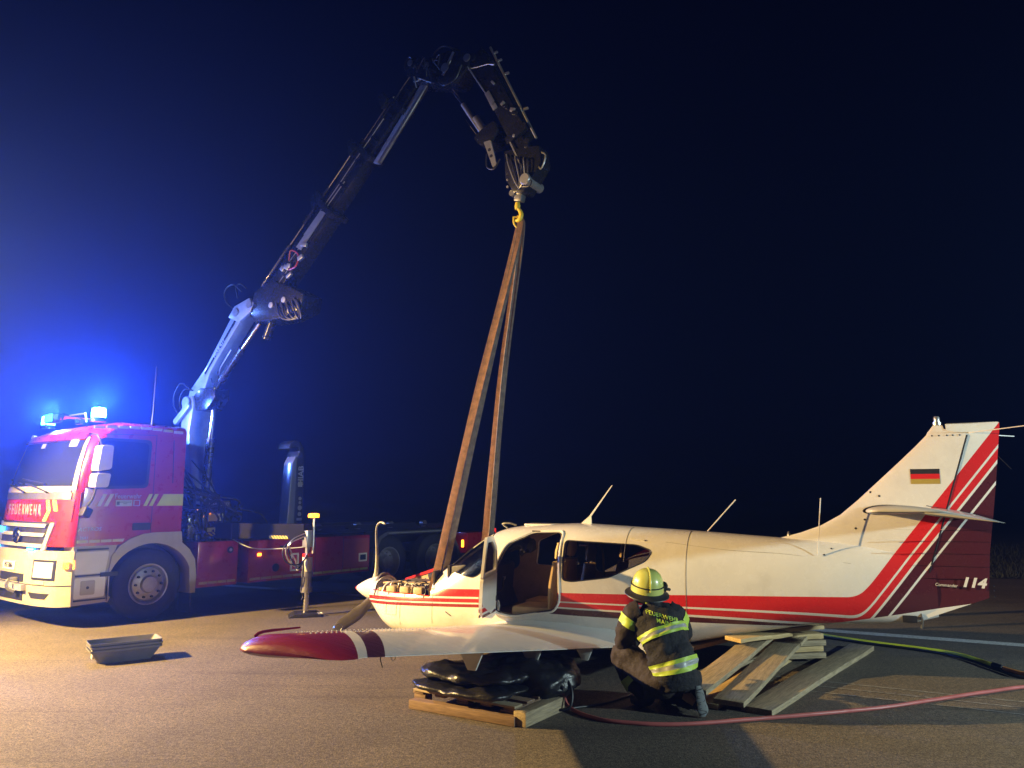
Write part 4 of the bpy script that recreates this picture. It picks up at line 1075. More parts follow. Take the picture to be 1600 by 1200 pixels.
for z0, z1, m in ((.065, .165, M_ac_red), (.0, .045, M_ac_red), (-.055, -.025, mat('maroon_paint', MAR, .3))):
    q = [dpt(.005, z0 + .0, -.003), dpt(.765, z0 + .03, -.003), dpt(.765, z1 + .03, -.003), dpt(.005, z1, -.003)]
    q2 = [dpt(.005, z0 + .0, .037), dpt(.765, z0 + .03, .037), dpt(.765, z1 + .03, .037), dpt(.005, z1, .037)]
    MB().add(q, [(0, 1, 2, 3)]).add(q2, [(3, 2, 1, 0)]).obj('door_stripe', m, door, smooth=False)
MB().box((hx + .03, hy + .0, .09), (.05, .03, .06), bev=.01).obj('door_hinge', M_black, plane)
MB().tube([(2.41, -.57, .06), (2.43, -.58, -.0), (2.42, -.58, -.06)], .018, 8).obj('door_latch', M_steel, plane)
# interior
def seat(x, y, sc=1.0, tilt=.10, m=M_seat):
    sb = MB()
    for k, (w, d, z0, z1) in enumerate(((.44, .12, .02, .50),)):
        sb.tube([(x, y, z0 - .05), (x + tilt * .4, y, .2), (x + tilt, y, z1)], [(.22 * sc, .06), (.225 * sc, .075), (.17 * sc, .055)], 20, 4, up=(1, 0, 0))
    s_ = sb.obj('seat', m, plane)
    MB().box((x - .24, y, -.06), (.48, .44 * sc, .13), bev=.05).obj('seat_cushion', m, s_)
    MB().tube([(x + tilt, y, .54), (x + tilt + .02, y, .62), (x + tilt + .03, y, .72)], [(.10, .04), (.12, .05), (.09, .035)], 16, 3, up=(1, 0, 0)).obj('headrest', m, s_)
    MB().cyl((x + tilt, y - .05, .46), (x + tilt + .01, y - .05, .60), .008).cyl((x + tilt, y + .05, .46), (x + tilt + .01, y + .05, .60), .008).obj('headrest_posts', M_steel, s_)
    return s_
seat(3.03, -.29, tilt=.04); seat(2.95, .27, tilt=.06); seat(3.40, -.33, .85, .06); seat(3.62, .20, .85, .08)
MB().prism([(1.75, -.1), (1.75, .42), (2.05, .46), (2.15, .40), (2.12, .1), (2.2, -.1)], -.5, .5).obj('instrument_panel', M_black, plane, bevel=.02)
MB().box((2.9, 0, -.16), (2.6, 1.0, .03)).obj('cabin_floor', M_lining, plane)
MB().box((1.72, 0, .12), (.03, 1.02, .62)).obj('firewall', M_bay, plane)
cs = MB().tube([(2.3, .0, .62), (2.5, -.05, .70), (2.62, -.1, .64), (2.5, -.12, .58)], [.05, .09, .08, .03], 10, 4, jit=.05)
cs.obj('hanging_cover', M_jacket, plane)
yk = MB().tube([(2.28, -.42, .28), (2.28, -.40, .16), (2.28, -.28, .12), (2.28, -.16, .16), (2.28, -.14, .28)], .014, 8, 4).cyl((2.28, -.28, .13), (2.10, -.28, .16), .012).obj('control_yoke', M_black, plane)
for y, z in ((-.36, .30), (-.20, .30), (-.05, .30), (-.36, .18), (.2, .25)): MB().lathe([(0, .0), (.045, 0), (.05, -.01), (0, -.01)], (2.135, y, z), 'x', 14).obj('dial', M_alu, plane)
MB().prism([(3.86, .30), (4.08, .50), (4.12, .50), (4.0, .30)], -.50, -.1).obj('pale_box_behind_seats', M_alu, plane)
MB().tube([(3.35, -.36, .70), (3.55, -.36, .705), (3.62, -.34, .66), (3.62, -.3, .30)], .012, 8, 4).obj('seat_rail', M_seat, plane)
# nose: spinner, propeller, open engine bay
MB().lathe([(0, 0), (.012, .004), (.045, .05), (.09, .13), (.13, .22), (.16, .32), (.175, .41), (.17, .425), (0, .425)], (0, 0, .03), 'x', 32).obj('spinner', M_ac_white, plane, ang=60)
MB().lathe([(0, -.004), (.014, .0), (.036, .03), (.0, .03)], (0, 0, .03), 'x', 20).obj('spinner_tip', M_ac_red, plane)
MB().lathe([(.0, .42), (.20, .42), (.22, .44), (.22, .47), (0, .47)], (0, 0, .03), 'x', 28).obj('spinner_plate', M_engine, plane)
def blade(pts, w, m, tipm, flat=.16, up=(0, 1, 0)):
    return MB().tube(pts, w, 14, 5, up=up).obj('propeller_blade', m, plane)
# upper blade seen on edge, tip curled back; broad side faces forward (x), so the edge is seen from the side
bl = blade([(.30, 0, .12), (.33, 0, .30), (.325, 0, .55), (.31, 0, .75), (.32, 0, .86), (.37, 0, .905), (.42, 0, .90), (.46, -.02, .885)],
           [(.042, .035), (.022, .030), (.014, .024), (.010, .020), (.010, .018), (.012, .02), (.015, .02), (.010, .015)], M_blade, None, up=(0, 1, 0))
bl = blade([(.32, -.06, -.06), (.28, -.14, -.16), (.18, -.22, -.28), (.06, -.30, -.38), (-.02, -.36, -.46), (-.02, -.38, -.50)],
           [(.04, .045), (.06, .022), (.085, .012), (.08, .010), (.06, .01), (.03, .008)], M_blade_dark, None, up=(-.57, .82, 0))
MB().tube([(-.03, -.41, -.505), (.02, -.36, -.49), (.05, -.34, -.43), (.01, -.37, -.40), (-.04, -.42, -.45), (-.03, -.41, -.505)], .008, 6, 3).obj('bent_tip', M_chrome, plane)
# bay lining and engine
bay = MB()
for x0, x1 in ((.46, 1.50),):
    bay.box((1.06, 0, -.20), (.84, .56, .26), bev=.08)
bay.obj('engine_block', M_engine, plane)
MB().box((1.505, 0, .10), (.02, .98, .50)).obj('bay_bulkhead', M_bay, plane)
for i in range(3):
    for s in (-1, 1):
        x = .80 + i * .20
        cyl_ = MB().box((x, s * .30, .055), (.135, .16, .15), bev=.03).obj('cylinder_head', M_engine_cream, plane)
        MB().tube([(x + .07, s * .33, .10), (x + .10, s * .33, .155), (x + .13, s * .30, .09)], .010, 6, 3).obj('oil_pipe', M_chrome, plane)
MB().box((.60, -.26, .04), (.10, .12, .12), bev=.04).obj('engine_cap', M_engine_cream, plane)
for k in range(9):
    random.seed(k + 20)
    x = .55 + k * .105; MB().tube([(x, -.36, .0), (x + .02, -.3, .12 + random.random() * .05), (x + .15, -.24, .15 + random.random() * .04), (x + .2, -.1, .1)], .009, 6, 4).obj('engine_pipe', M_alu if k % 3 else M_bay, plane)
MB().tube([(.58, -.20, .14), (.9, -.24, .175), (1.2, -.22, .17), (1.42, -.2, .20)], .012, 7, 4).obj('engine_pipe', M_seat, plane)
MB().box((1.36, -.24, .03), (.15, .16, .20), bev=.02).obj('air_box', M_bay, plane)
MB().box((1.1, .05, .12), (.7, .34, .10), bev=.03).obj('intake_manifold', M_engine, plane)
MB().tube([(1.2, -.05, .2), (1.35, 0, .28), (1.5, .1, .26)], [.07, .10, .06], 12, 4, jit=.03).obj('black_duct', M_bay, plane)
# far cowling half, opened up, with red band on its top edge
cwp = [(.47, .02), (.55, .13), (1.02, .285), (1.10, .24), (1.14, .02)]
cw = MB().prism(cwp, .40, .42).obj('cowling_panel', mat('cowling_inside', (.62, .50, .33), .5, var=.3), plane)
MB().prism([(.52, .105), (.55, .145), (1.03, .305), (1.05, .27)], .385, .425).obj('red_edge', M_ac_red, cw)
# cowl edge rails
MB().tube(on_skin([(.47, .052), (.9, .052), (1.46, .052)], -.006), .010, 6).obj('cowling_edge', M_ac_red, plane)
for x in (.8, 1.08, 1.38): MB().cyl((x, side_y(x, .04) - .004, .02), (x, side_y(x, .04) - .004, .07), .005, 6).obj('cowl_latch', M_steel, plane)
trim('cowl_joint', [(1.02, -.40), (1.02, -.05)], .0018, M_joint, .01, False)
trim('oil_door', rrect(.78, -.21, .96, -.06, .02), .0016, M_joint, .01)
trim('cowl_joint', [(.47, -.03), (.9, -.03), (1.5, -.05)], .0016, M_joint, .01, False)
MB().tube(on_skin([(1.72, -.11), (1.79, -.15)], .006), .006, 6).obj('drain_pipe', M_steel, plane)
# wings
def foil(n=15):
    P = []
    for k in range(n):
        c = .5 * (1 - math.cos(math.pi * k / (n - 1)))
        t = .66 * (.2969 * math.sqrt(c) - .126 * c - .3516 * c * c + .2843 * c ** 3 - .1015 * c ** 4)
        cam_ = .025 * 4 * c * (1 - c)
        P.append((c, cam_ + t, cam_ - t))
    return P
FO = foil()
def wing_ring(t, s, ext=0.0, th=1.0, sq=1.0):
    le = 2.05 + .65 * t; ch = (1.83 - .93 * t); y = s * (.55 + 4.40 * t + ext); z = -.34 + .66 * t
    lc = le + ch * .5; ch2 = ch * sq; th = th * (1 + .3 * max(0, t - .5)); le2 = lc - ch2 * .45
    up = [Vector((le2 + c * ch2, y, z + u * ch2 * th)) for c, u, l in FO]
    lo = [Vector((le2 + c * ch2, y, z + l * ch2 * th)) for c, u, l in FO][::-1]
    return up + lo[1:-1] if False else up + lo
for s in (-1, 1):
    rings = [wing_ring(t, s) for t in (-.05, 0, .1, .2, .3, .4, .5, .6, .7, .8, .9, .97)]
    rings += [wing_ring(1.0, s, .0, 1, 1), wing_ring(1.0, s, .07, .9, .96), wing_ring(1.0, s, .12, .6, .86), wing_ring(1.0, s, .145, .25, .7)]
    wing = MB().loft(rings).obj('wing', M_wing, plane, ang=50)
    # flap and aileron gaps, ribs of rivets
    def wp(t, c, dz=.003, top=True):
        le = 2.05 + .65 * t; ch = (1.83 - .93 * t)
        k = min(range(len(FO)), key=lambda i: abs(FO[i][0] - c)); a = FO[k]
        b_ = FO[min(k + 1, len(FO) - 1)] if a[0] < c else FO[max(0, k - 1)]
        f = 0 if a[0] == b_[0] else (c - a[0]) / (b_[0] - a[0]); u = a[1] * (1 - f) + b_[1] * f; l = a[2] * (1 - f) + b_[2] * f; q_ = 1 + .3 * max(0, t - .5); u *= q_; l *= q_
        return Vector((le + c * ch, s * (.55 + 4.40 * t), -.34 + .66 * t + (u if top else l) * ch + dz))
    MB().tube([wp(t, .74, .001) for t in (0.02, .2, .4, .56)], .006, 5).obj('flap_gap', M_black, wing)
    MB().tube([wp(t, .76, .001) for t in (.58, .75, .95)], .005, 5).obj('aileron_gap', M_black, wing)
    MB().tube([wp(.57, c, .001) for c in (.75, .85, .98)], .004, 5).obj('aileron_gap', M_black, wing)
    if s == -1:
        rb2 = rb
        for c in (.30, .42, .62):
            t = .03
            while t < .96: rivet(wp(t, c, .0), (0, 0, 1), .011 if c == .42 else .007); t += .0135
        for t in (.1, .2, .3, .4, .5, .6, .7, .8, .9):
            c = .05
            while c < .72: rivet(wp(t, c, .0), (0, 0, 1), .004); c += .04
        for t, w_ in ((.05, .08), (.36, .10), (.62, .07)):
            p = wp(t, .80, 0, False)
            MB().prism([(p.x - .09, p.z + .02), (p.x + .15, p.z + .03), (p.x + .07, p.z - .145), (p.x - .0, p.z - .145)], p.y - .012, p.y + .012).obj('flap_hinge', M_ac_white, wing, bevel=.004)
        MB().tube([wp(1.0, .12, -.01), wp(.99, .16, .015), wp(.94, .30, .03)], [.012, .010, .006], 8, 3).obj('navigation_lamp', mat('dark_red_lamp', (.2, .01, .01), .2), wing)
        pt = wp(.80, .55, 0, False); MB().tube([pt, pt + Vector((0, 0, -.05)), pt + Vector((.02, 0, -.10))], .004, 5).obj('static_wick', M_black, wing)
        pt = wp(.74, .5, 0, False); MB().tube([pt + Vector((.02 * math.cos(a), 0, -.04 + .022 * math.sin(a))) for a in [k * .7 for k in range(10)]], .003, 5).obj('tie_down_ring', M_steel, wing)
rb.obj('rivets', M_white, plane, smooth=False, kind='stuff')  # plain white colour stands in for the glint on rivet heads
# wing root fairing on the port side and walkway
MB().loft([[Vector((x, -.50, z0)), Vector((x, -.66 - w, z1)), Vector((x, -.64 - w, z1 - .03)), Vector((x, -.5, z0 - .12))] for x, z0, z1, w in
           ((2.15, -.24, -.27, -.06), (2.45, -.13, -.20, .0), (2.8, -.09, -.175, .04), (3.3, -.08, -.19, .07), (3.75, -.13, -.27, .06), (4.2, -.20, -.36, .0))]).obj('wing_root_fairing', M_ac_white, plane)
MB().prism([(2.5, -.70), (3.35, -.70), (3.75, -.74), (3.8, -.86), (2.5, -.86)], 0, .004, 'z').obj('tmp_walk', M_crane)
bpy.data.objects.remove(bpy.data.objects['tmp_walk'])
# tail
FIN = [(5.45, .80), (5.72, .875), (5.93, .955), (6.12, 1.065), (6.30, 1.22), (6.49, 1.40), (6.68, 1.58), (6.86, 1.755), (6.97, 1.87), (7.03, 1.965), (7.12, 1.97), (7.135, 1.915), (7.32, 1.875), (7.00, .75), (6.80, .14), (6.3, .3), (5.6, .5)]
def slab(poly, wf, m, name, parent, bev=.0, n=1):
    """flat-sided shape whose half thickness follows wf(x,z)"""
    bm = bmesh.new(); vs = [bm.verts.new((x, 0, z)) for x, z in poly]; f = bm.faces.new(vs)
    bmesh.ops.triangulate(bm, faces=[f], quad_method='BEAUTY', ngon_method='EAR_CLIP')
    bmesh.ops.subdivide_edges(bm, edges=bm.edges[:], cuts=3, use_grid_fill=True)
    bmesh.ops.subdivide_edges(bm, edges=bm.edges[:], cuts=1, use_grid_fill=True)
    bm.verts.index_update(); V = [v.co.copy() for v in bm.verts]; F = [tuple(v.index for v in f.verts) for f in bm.faces]
    B_ = {e for e in bm.edges if len(e.link_faces) == 1}; bv = [tuple(v.index for v in e.verts) for e in B_]
    bm.free(); N = len(V)
    vs = [(v.x, -wf(v.x, v.z), v.z) for v in V] + [(v.x, wf(v.x, v.z), v.z) for v in V]
    fs = F + [tuple(i + N for i in f)[::-1] for f in F] + [(a, b_, b_ + N, a + N) for a, b_ in bv]
    return MB().add(vs, fs).obj(name, m, parent, ang=30)
def le_x(z):   # leading edge of the fin
    P = [(.80, 5.45), (.875, 5.72), (.955, 5.93), (1.065, 6.12), (1.22, 6.30), (1.40, 6.49), (1.58, 6.68), (1.755, 6.86), (1.87, 6.97), (1.97, 7.04)]
    return lerp(P, z)
def hinge_x(z): return 6.78 + (z - .14) * .312
def wf_fin(x, z):
    c = (x - le_x(z)) / max(.05, 7.56 - le_x(z)); c = min(1, max(0, c))
    w = .055 * (2.2 * math.sqrt(c) - 1.2 * c) + .004
    if z < .85: w = max(w, min(.12, -side_y(min(x, 6.9), max(.1, min(z, .6))) + .002) if x < 6.85 else w)
    return max(.006, w)
def tail_ring(x0, x1, z, wf, zf=None, nose=True, n=16):
    xs = [x0 + (x1 - x0) * (.5 * (1 - math.cos(math.pi * k / (2 * n))) * 2 if nose else k / n) for k in range(n + 1)]
    L = [(x, -wf(x, z), zf(x) if zf else z) for x in xs]; Rr = [(x, wf(x, z), zf(x) if zf else z) for x in xs[::-1]]
    return [Vector(p) for p in L + Rr]
def wf2(x, z):
    c = min(1, max(0, (x - le_x(z)) / (hinge_x(z) + .45 - le_x(z))))
    return .003 + .056 * (2.25 * math.sqrt(c) - 1.25 * c) * (1 if z < 1.9 else .7)
FZ = [.20, .5, .70, .78, .80, .825, .85, .875, .90, .93, .955, 1.0, 1.065, 1.14, 1.22, 1.3, 1.4, 1.5, 1.58, 1.68, 1.755, 1.82, 1.87]
MB().loft([tail_ring(le_x(max(z, .80)) if z > .79 else (6.2 if z < .6 else 5.9), hinge_x(z), z, (lambda x, zz: wf2(x, max(zz, .80)))) for z in FZ] +
          [tail_ring(6.985, 7.20, 1.90, wf2, n=16), tail_ring(7.01, 7.13, 1.93, wf2), tail_ring(7.035, 7.12, 1.965, wf2), tail_ring(7.05, 7.11, 1.972, lambda x, z: .01)]).obj('tail_fin', M_plane, plane, ang=50)
RUD = [(7.145, 1.98), (7.605, 1.99), (7.625, 1.95), (7.55, 1.45), (7.51, 1.17), (7.44, .72), (7.40, .285), (7.09, .16), (6.83, .055), (6.80, .10), (6.795, .14), (7.02, .75), (7.34, 1.865), (7.15, 1.905)]
def wf_rud(x, z):
    te = lerp([(.2, 7.40), (.72, 7.44), (1.17, 7.51), (1.45, 7.55), (1.99, 7.62)], z); c = (te - x) / .5
    return .006 + .044 * min(1, max(0, c))
def te_x(z): return lerp([(.2, 7.40), (.28, 7.40), (.72, 7.44), (1.17, 7.51), (1.45, 7.55), (1.99, 7.62)], z)
def wr2(x, z):
    x0 = hinge_x(z); c = min(1, max(0, (x - x0) / (te_x(z) - x0))); return .046 * (1 - c) ** .9 + .004
RZ = [.30, .5, .72, .95, 1.17, 1.45, 1.7, 1.86]
MB().loft([tail_ring(6.80, 7.40, .17, wr2, lambda x: .045 + (x - 6.80) * .40, nose=False)] +
          [tail_ring(hinge_x(z) + .012, te_x(z), z, wr2, (lambda x, z=z: max(z, .047 + (x - 6.80) * .40)) if z < .31 else None, nose=False) for z in RZ] +
          [tail_ring(7.15, 7.612, 1.915, lambda x, z: .036 * min(1, (7.612 - x) / .4) + .004, nose=False), tail_ring(7.145, 7.615, 1.975, lambda x, z: .034 * min(1, (7.615 - x) / .4) + .004, nose=False), tail_ring(7.16, 7.60, 1.985, lambda x, z: .006, nose=False)]).obj('rudder', M_plane, plane, ang=50)
MB().tube([(hinge_x(z) + .008, -.048, z) for z in (.16, .7, 1.3, 1.86)], .009, 6).obj('rudder_gap', M_black, plane)
MB().box((6.70, -.085, .055), (.13, .02, .07), bev=.006).obj('tie_down_plate', M_steel_dark, plane)
MB().tube([(6.80, -.05, .12), (6.81, -.07, .04), (6.80, -.05, -.03)], .012, 6).obj('tail_bracket', M_steel, plane)
for z in (.40, .30, .36): MB().lathe([(0, -.01), (.012, 0), (0, .01)], (7.45, 0, z), 'x', 8).obj('tail_lamp', M_chrome, plane)
for k, (z, x0, x1) in enumerate(((.93, 6.62, 7.44), (.82, 6.55, 7.43), (.70, 6.48, 7.41), (.58, 6.4, 7.40), (.46, 6.3, 7.39))):
    MB().tube([(x0, -wf_fin(x0, z) - .0, z), ((x0 + x1) / 2, -max(wf_fin((x0 + x1) / 2, z), .048), z), (x1, -.014, z)], .004, 5).obj('skin_rib', M_plane, plane)
def stab_foil(x0, x1, y, z0, z1, th):
    P = []
    for c, u, l in FO: P.append(Vector((x0 + (x1 - x0) * c, y, z0 + (z1 - z0) * c + u * (x1 - x0) * th)))
    for c, u, l in FO[::-1]: P.append(Vector((x0 + (x1 - x0) * c, y, z0 + (z1 - z0) * c + l * (x1 - x0) * th)))
    return P
for s in (-1, 1):
    MB().loft([stab_foil(6.335, 7.0, s * .045, 1.107, 1.107, 1.12), stab_foil(6.34, 7.0, s * .065, 1.107, 1.107, 1.10)]).obj('root_seal', M_black, plane)
    hs_ = MB().loft([stab_foil(6.42, 7.0, s * .02, 1.11, 1.11, .7)] + [stab_foil(6.40 - .03 * k / 6, 6.96, s * (.02 + 1.93 * k / 6), 1.11 + .005 * k, 1.11 + .005 * k, .92) for k in range(7)] +
                    [stab_foil(6.375, 6.95, s * 1.99, 1.14, 1.14, .85), stab_foil(6.40, 6.93, s * 2.03, 1.14, 1.14, .6), stab_foil(6.46, 6.88, s * 2.05, 1.14, 1.14, .2)]).obj('tailplane', M_ac_white, plane, ang=50)
    el = MB().loft([stab_foil(6.93, 7.40, s * .10, 1.125, 1.06, .75), stab_foil(6.90, 7.34, s * 1.5, 1.125, 1.06, .75), stab_foil(6.78, 7.33, s * 1.72, 1.135, 1.06, .6), stab_foil(6.74, 7.32, s * 2.0, 1.135, 1.06, .55), stab_foil(6.80, 7.28, s * 2.05, 1.13, 1.065, .25)]).obj('elevator', M_ac_white, hs_, ang=50)
    MB().tube([(6.92, s * 1.4, 1.16), (6.92, s * .1, 1.165)], .004, 5).obj('elevator_gap', M_black, hs_)
# flag, lettering, lamp, antennas
def fy(x, z): return -(wf2(x, z) + .003)
fo = MB()
for k in range(3):
    z1 = 1.53 - k * .05; z0 = z1 - .05
    fo.add([(x, fy(x, z), z) for x, z in ((6.80, z0), (7.06, z0), (7.06, z1), (6.80, z1))], [(0, 1, 2, 3)], k)
fo.obj('flag_marking', [M_black, M_ac_red, mat('flag_gold', (.42, .30, .06), .35)], plane, smooth=False)
text('model_number', '114', .125, M_ac_white, plane, (7.27, -.062, .425), (R(90), R(2), 0), sx=1.1, shear=.25, bold=.005)
text('model_name', 'Commander', .042, M_ac_white, plane, (7.04, -.060, .395), (R(90), R(2), 0), sx=.9, shear=.2)
MB().lathe([(0, 0), (.04, 0), (.04, .03), (.028, .035), (.03, .075), (.02, .09), (0, .09)], (7.075, 0, 1.97), 'z', 16).obj('tail_beacon', M_alu, plane)
MB().tube([(7.32, -.02, 1.88), (7.82, -.30, 1.92)], .005, 6).obj('rod_antenna', M_ac_white, plane)
MB().tube([(7.32, .02, 1.88), (7.78, .35, 1.86)], .005, 6).obj('rod_antenna', M_ac_white, plane)
MB().tube([(7.57, 0, 1.66), (7.68, 0, 1.52)], .002, 5).obj('static_wick', M_black, plane)
def whip(p, q): 
    p, q = Vector(p), Vector(q)
    MB().loft([[p + Vector((-.07, -.012, -.02)), p + Vector((.08, -.012, -.02)), p + Vector((.08, .012, -.02)), p + Vector((-.07, .012, -.02))],
               [p + (q - p) * .18 + Vector((-.012, -.007, 0)), p + (q - p) * .18 + Vector((.014, -.007, 0)), p + (q - p) * .18 + Vector((.014, .007, 0)), p + (q - p) * .18 + Vector((-.012, .007, 0))],
               [q + Vector((-.005, -.004, 0)), q + Vector((.006, -.004, 0)), q + Vector((.006, .004, 0)), q + Vector((-.005, .004, 0))]]).obj('whip_antenna', M_ac_white, plane)
whip((3.30, 0, .94), (3.64, 0, 1.385)); 
MB().tube([(4.74, 0, .87), (5.06, 0, 1.22)], .006, 6).obj('whip_antenna', M_ac_white, plane)
MB().tube([(5.89, -.22, .66), (5.95, -.26, 1.24)], .005, 6).obj('whip_antenna', M_ac_white, plane)
MB().lathe([(0, 0), (.02, 0), (.012, .04), (0, .05)], (5.6, 0, .84), 'z', 8).obj('small_antenna', M_steel, plane)
MB().tube([(2.32, -.1, .87), (2.26, -.12, .92), (2.36, -.12, .93), (2.44, -.1, .905)], .012, 7, 3).obj('temperature_probe', M_steel, plane)
for (x, z) in ((6.42, 1.30), (6.50, 1.26), (6.35, 1.02), (6.26, .93), (6.18, .84), (6.1, .78), (6.02, .72), (5.95, .66), (7.0, 1.03 + .05)):
    MB().lathe([(0, -.004), (.011, -.002), (.011, 0), (0, 0)], (x, fy(x, z) + .002 if x > 6.2 else side_y(x, z), z), 'y', 8).obj('screw_head', M_steel_dark, plane)
for x in (7.02, 7.08, 7.15, 7.2, 7.26): MB().lathe([(0, -.003), (.008, -.002), (0, 0)], (x, fy(x, 1.86), 1.862), 'y', 8).obj('screw_head', M_steel_dark, plane)

# ------------------------------------------------------------------ slings
def ribbon(name, pts, w, m, wv, th=.006, parent=None, k=8, twist=0.0):
    P = catmull(pts, k); N = len(P); vs = []; fs = []
    for i, p in enumerate(P):
        t = (P[min(i + 1, N - 1)] - P[max(0, i - 1)]).normalized()
        a = Vector(wv(i / (N - 1)) if callable(wv) else wv); a = (a - t * a.dot(t)).normalized(); b_ = t.cross(a)
        ww = w * (1 + .12 * math.sin(i * .9) * .3); bow = .012 * math.sin(i * .35)
        vs += [p - a * ww / 2 - b_ * th, p + b_ * bow - b_ * th, p + a * ww / 2 - b_ * th, p + a * ww / 2 + b_ * th, p + b_ * (bow + th), p - a * ww / 2 + b_ * th]
    for i in range(N - 1):
        for j in range(6): fs.append((i * 6 + j, i * 6 + (j + 1) % 6, i * 6 + 6 + (j + 1) % 6, i * 6 + 6 + j))
    return MB().add(vs, fs).obj(name, m, parent)
HK = CM @ Vector((6.735, 0, 5.64))
def plp(x, y, z): return AM @ Vector((x, y, z))
sl1 = thing('lifting_sling', 'brown webbing sling running down into the open engine bay, left of the two', 'lifting sling', HK, 0)
sl2 = thing('lifting_sling', 'brown webbing sling passing down behind the windscreen, right of the two', 'lifting sling', HK, 0)
def rel(p): return tuple(p - HK)
e1 = plp(1.44, -.40, .12); e1b = plp(1.36, -.52, -.1)
ribbon('webbing_strap', [(0, 0, .02), (.0, -.02, -.25), rel(HK.lerp(e1, .5)), rel(HK.lerp(e1, .9)), rel(e1), rel(plp(1.46, -.36, .0)), rel(plp(1.46, -.36, -.30))], .098, M_sling, (1, -.25, 0), parent=sl1)
e2 = plp(1.54, -.30, .26)
ribbon('webbing_strap', [(.02, .02, .02), (.02, .0, -.25), tuple(Vector(rel(HK.lerp(e2, .5))) + Vector((.02, .02, 0))), rel(HK.lerp(e2, .9)), rel(e2), rel(plp(1.485, -.30, .1)), rel(plp(1.48, -.30, -.30))], .088, M_sling2, (.8, .5, 0), parent=sl1)
f1 = plp(1.65, .60, .62)
ribbon('webbing_strap', [(.03, .03, .02), (.04, .03, -.25), rel(HK.lerp(f1, .5)), rel(HK.lerp(f1, .9)), rel(f1), rel(plp(1.60, .60, .30)), rel(plp(1.56, .60, -.3)), rel(plp(1.5, .4, -.54))], .095, M_sling, (1, -.2, 0), parent=sl2)
f2 = plp(1.74, .59, .62)
ribbon('webbing_strap', [(.05, .04, .02), (.06, .04, -.25), rel(HK.lerp(f2, .5)), rel(HK.lerp(f2, .9)), rel(f2), rel(plp(1.68, .60, .30)), rel(plp(1.65, .6, -.3)), rel(plp(1.6, .4, -.54))], .085, M_sling2, (.8, .6, 0), parent=sl2)
MB().tube([(-.0, 0, .03), (.02, .02, .05), (.05, .03, .03), (.06, .04, -.03)], .018, 10, 4).obj('sling_shackle', M_yellow, sl2)
sk = MB().tube([(-.05, 0, .03), (-.045, 0, -.06), (0, 0, -.12), (.045, 0, -.06), (.05, 0, .03)], .013, 8, 4).cyl((-.06, 0, .03), (.06, 0, .03), .014).obj('sling_shackle', M_yellow, sl1)

# ------------------------------------------------------------------ pallet, lifting bags
pal = thing('wooden_pallet', 'low brown wooden pallet holding the black lifting bags under the wing', 'pallet', (.02, 6.66, 0), math.atan2(.56, -.83))
# local x runs to the left rear, local y towards the camera side
def pb(name, c, d, m, rz=0): return MB().box(c, d, rotZ(rz) if rz else None, .006).obj(name, m, pal)
for y in (-.78, -.40, -.02): pb('bottom_board', (.52, y, .012), (1.08, .10, .02), M_wood3)
for y in (-.78, -.40, -.02):
    for x in (.06, .52, 1.0): pb('block', (x, y, .06), (.13, .10, .075), M_wood3)
for x in (.03, .27, .52, .77, 1.02): pb('cross_board', (x, -.40, .109), (.12, .86, .02), M_wood3)
for y in (-.78, -.59, -.40, -.21, -.02): pb('deck_board', (.52, y, .130), (1.10 + random.uniform(-.02, .02), .12, .02), M_wood3 if y < -.1 else M_wood)
bm1 = MB().box((0, 0, .0), (1.08, .10, .075), None, .006).obj('wooden_beam', M_wood3); bm1.location = (-.39, 7.0, .052); bm1.rotation_euler = (0, 0, math.atan2(.50, -.84))  # darker wood stands in for shadow falling on this beam
tag(bm1, 'brown beam, its shade put into the colour, lying along the front foot of the pallet', 'wooden beam', None)
bm1.location = (-.42, 6.855, .040)
bm2 = MB().box((0, 0, 0), (.62, .12, .115), None, .008).obj('wooden_beam', M_wood); bm2.location = (.235, 6.80, .060); bm2.rotation_euler = (0, 0, math.atan2(.62, .42))
tag(bm2, 'short greenish beam with its end grain at the right end of the pallet', 'wooden beam', None)

def cushion(name, c, rx, ry, h, m, seed=0, rz=0, amp=.035):
    vs = []; fs = []; nu, nv = 72, 30
    for j in range(nv + 1):
        ph = math.pi * j / nv - math.pi / 2
        for i in range(nu):
            a = 2 * math.pi * i / nu
            ca, sa = math.cos(a), math.sin(a)
            q = (abs(ca) ** 3.2 + abs(sa) ** 3.2) ** (-1 / 3.2)
            rr = abs(math.cos(ph)) ** .55
            p = Vector((rx * q * ca * rr, ry * q * sa * rr, h / 2 * math.copysign(abs(math.sin(ph)) ** .8, math.sin(ph)) if ph else 0))
            s_ = Vector((p.x * 3.1, p.y * 3.1, p.z * 5 + seed * 7.3))
            w = noise.noise(s_) + .55 * abs(noise.noise(s_ * 2.3)) * 2 - .5 + .25 * noise.noise(s_ * 5)
            fold = .35 * math.sin(a * 9 + seed + 3 * noise.noise(s_ * .8)) * (1 - abs(math.sin(ph)))
            nrm = Vector((ca * math.cos(ph), sa * math.cos(ph), math.sin(ph)))
            p += nrm * amp * (w + fold); vs.append(p)
    for j in range(nv):
        for i in range(nu): fs.append((j * nu + i, j * nu + (i + 1) % nu, (j + 1) * nu + (i + 1) % nu, (j + 1) * nu + i))
    o = MB().add(vs, fs).obj(name, m, ang=180); o.location = c; o.rotation_euler = (0, 0, rz); return o
bg1 = cushion('lifting_bag', (-.36, 7.10, .20), .52, .36, .10, M_bag, 1, -.6, .035)
tag(bg1, 'flat black rubber lifting bag lying directly on the pallet, lowest of three', 'lifting bag')
bg2 = cushion('lifting_bag', (-.30, 7.20, .29), .50, .36, .14, M_bag, 2, -.5, .05)
tag(bg2, 'black rubber lifting bag with pale rim in the middle of the pile under the wing', 'lifting bag')
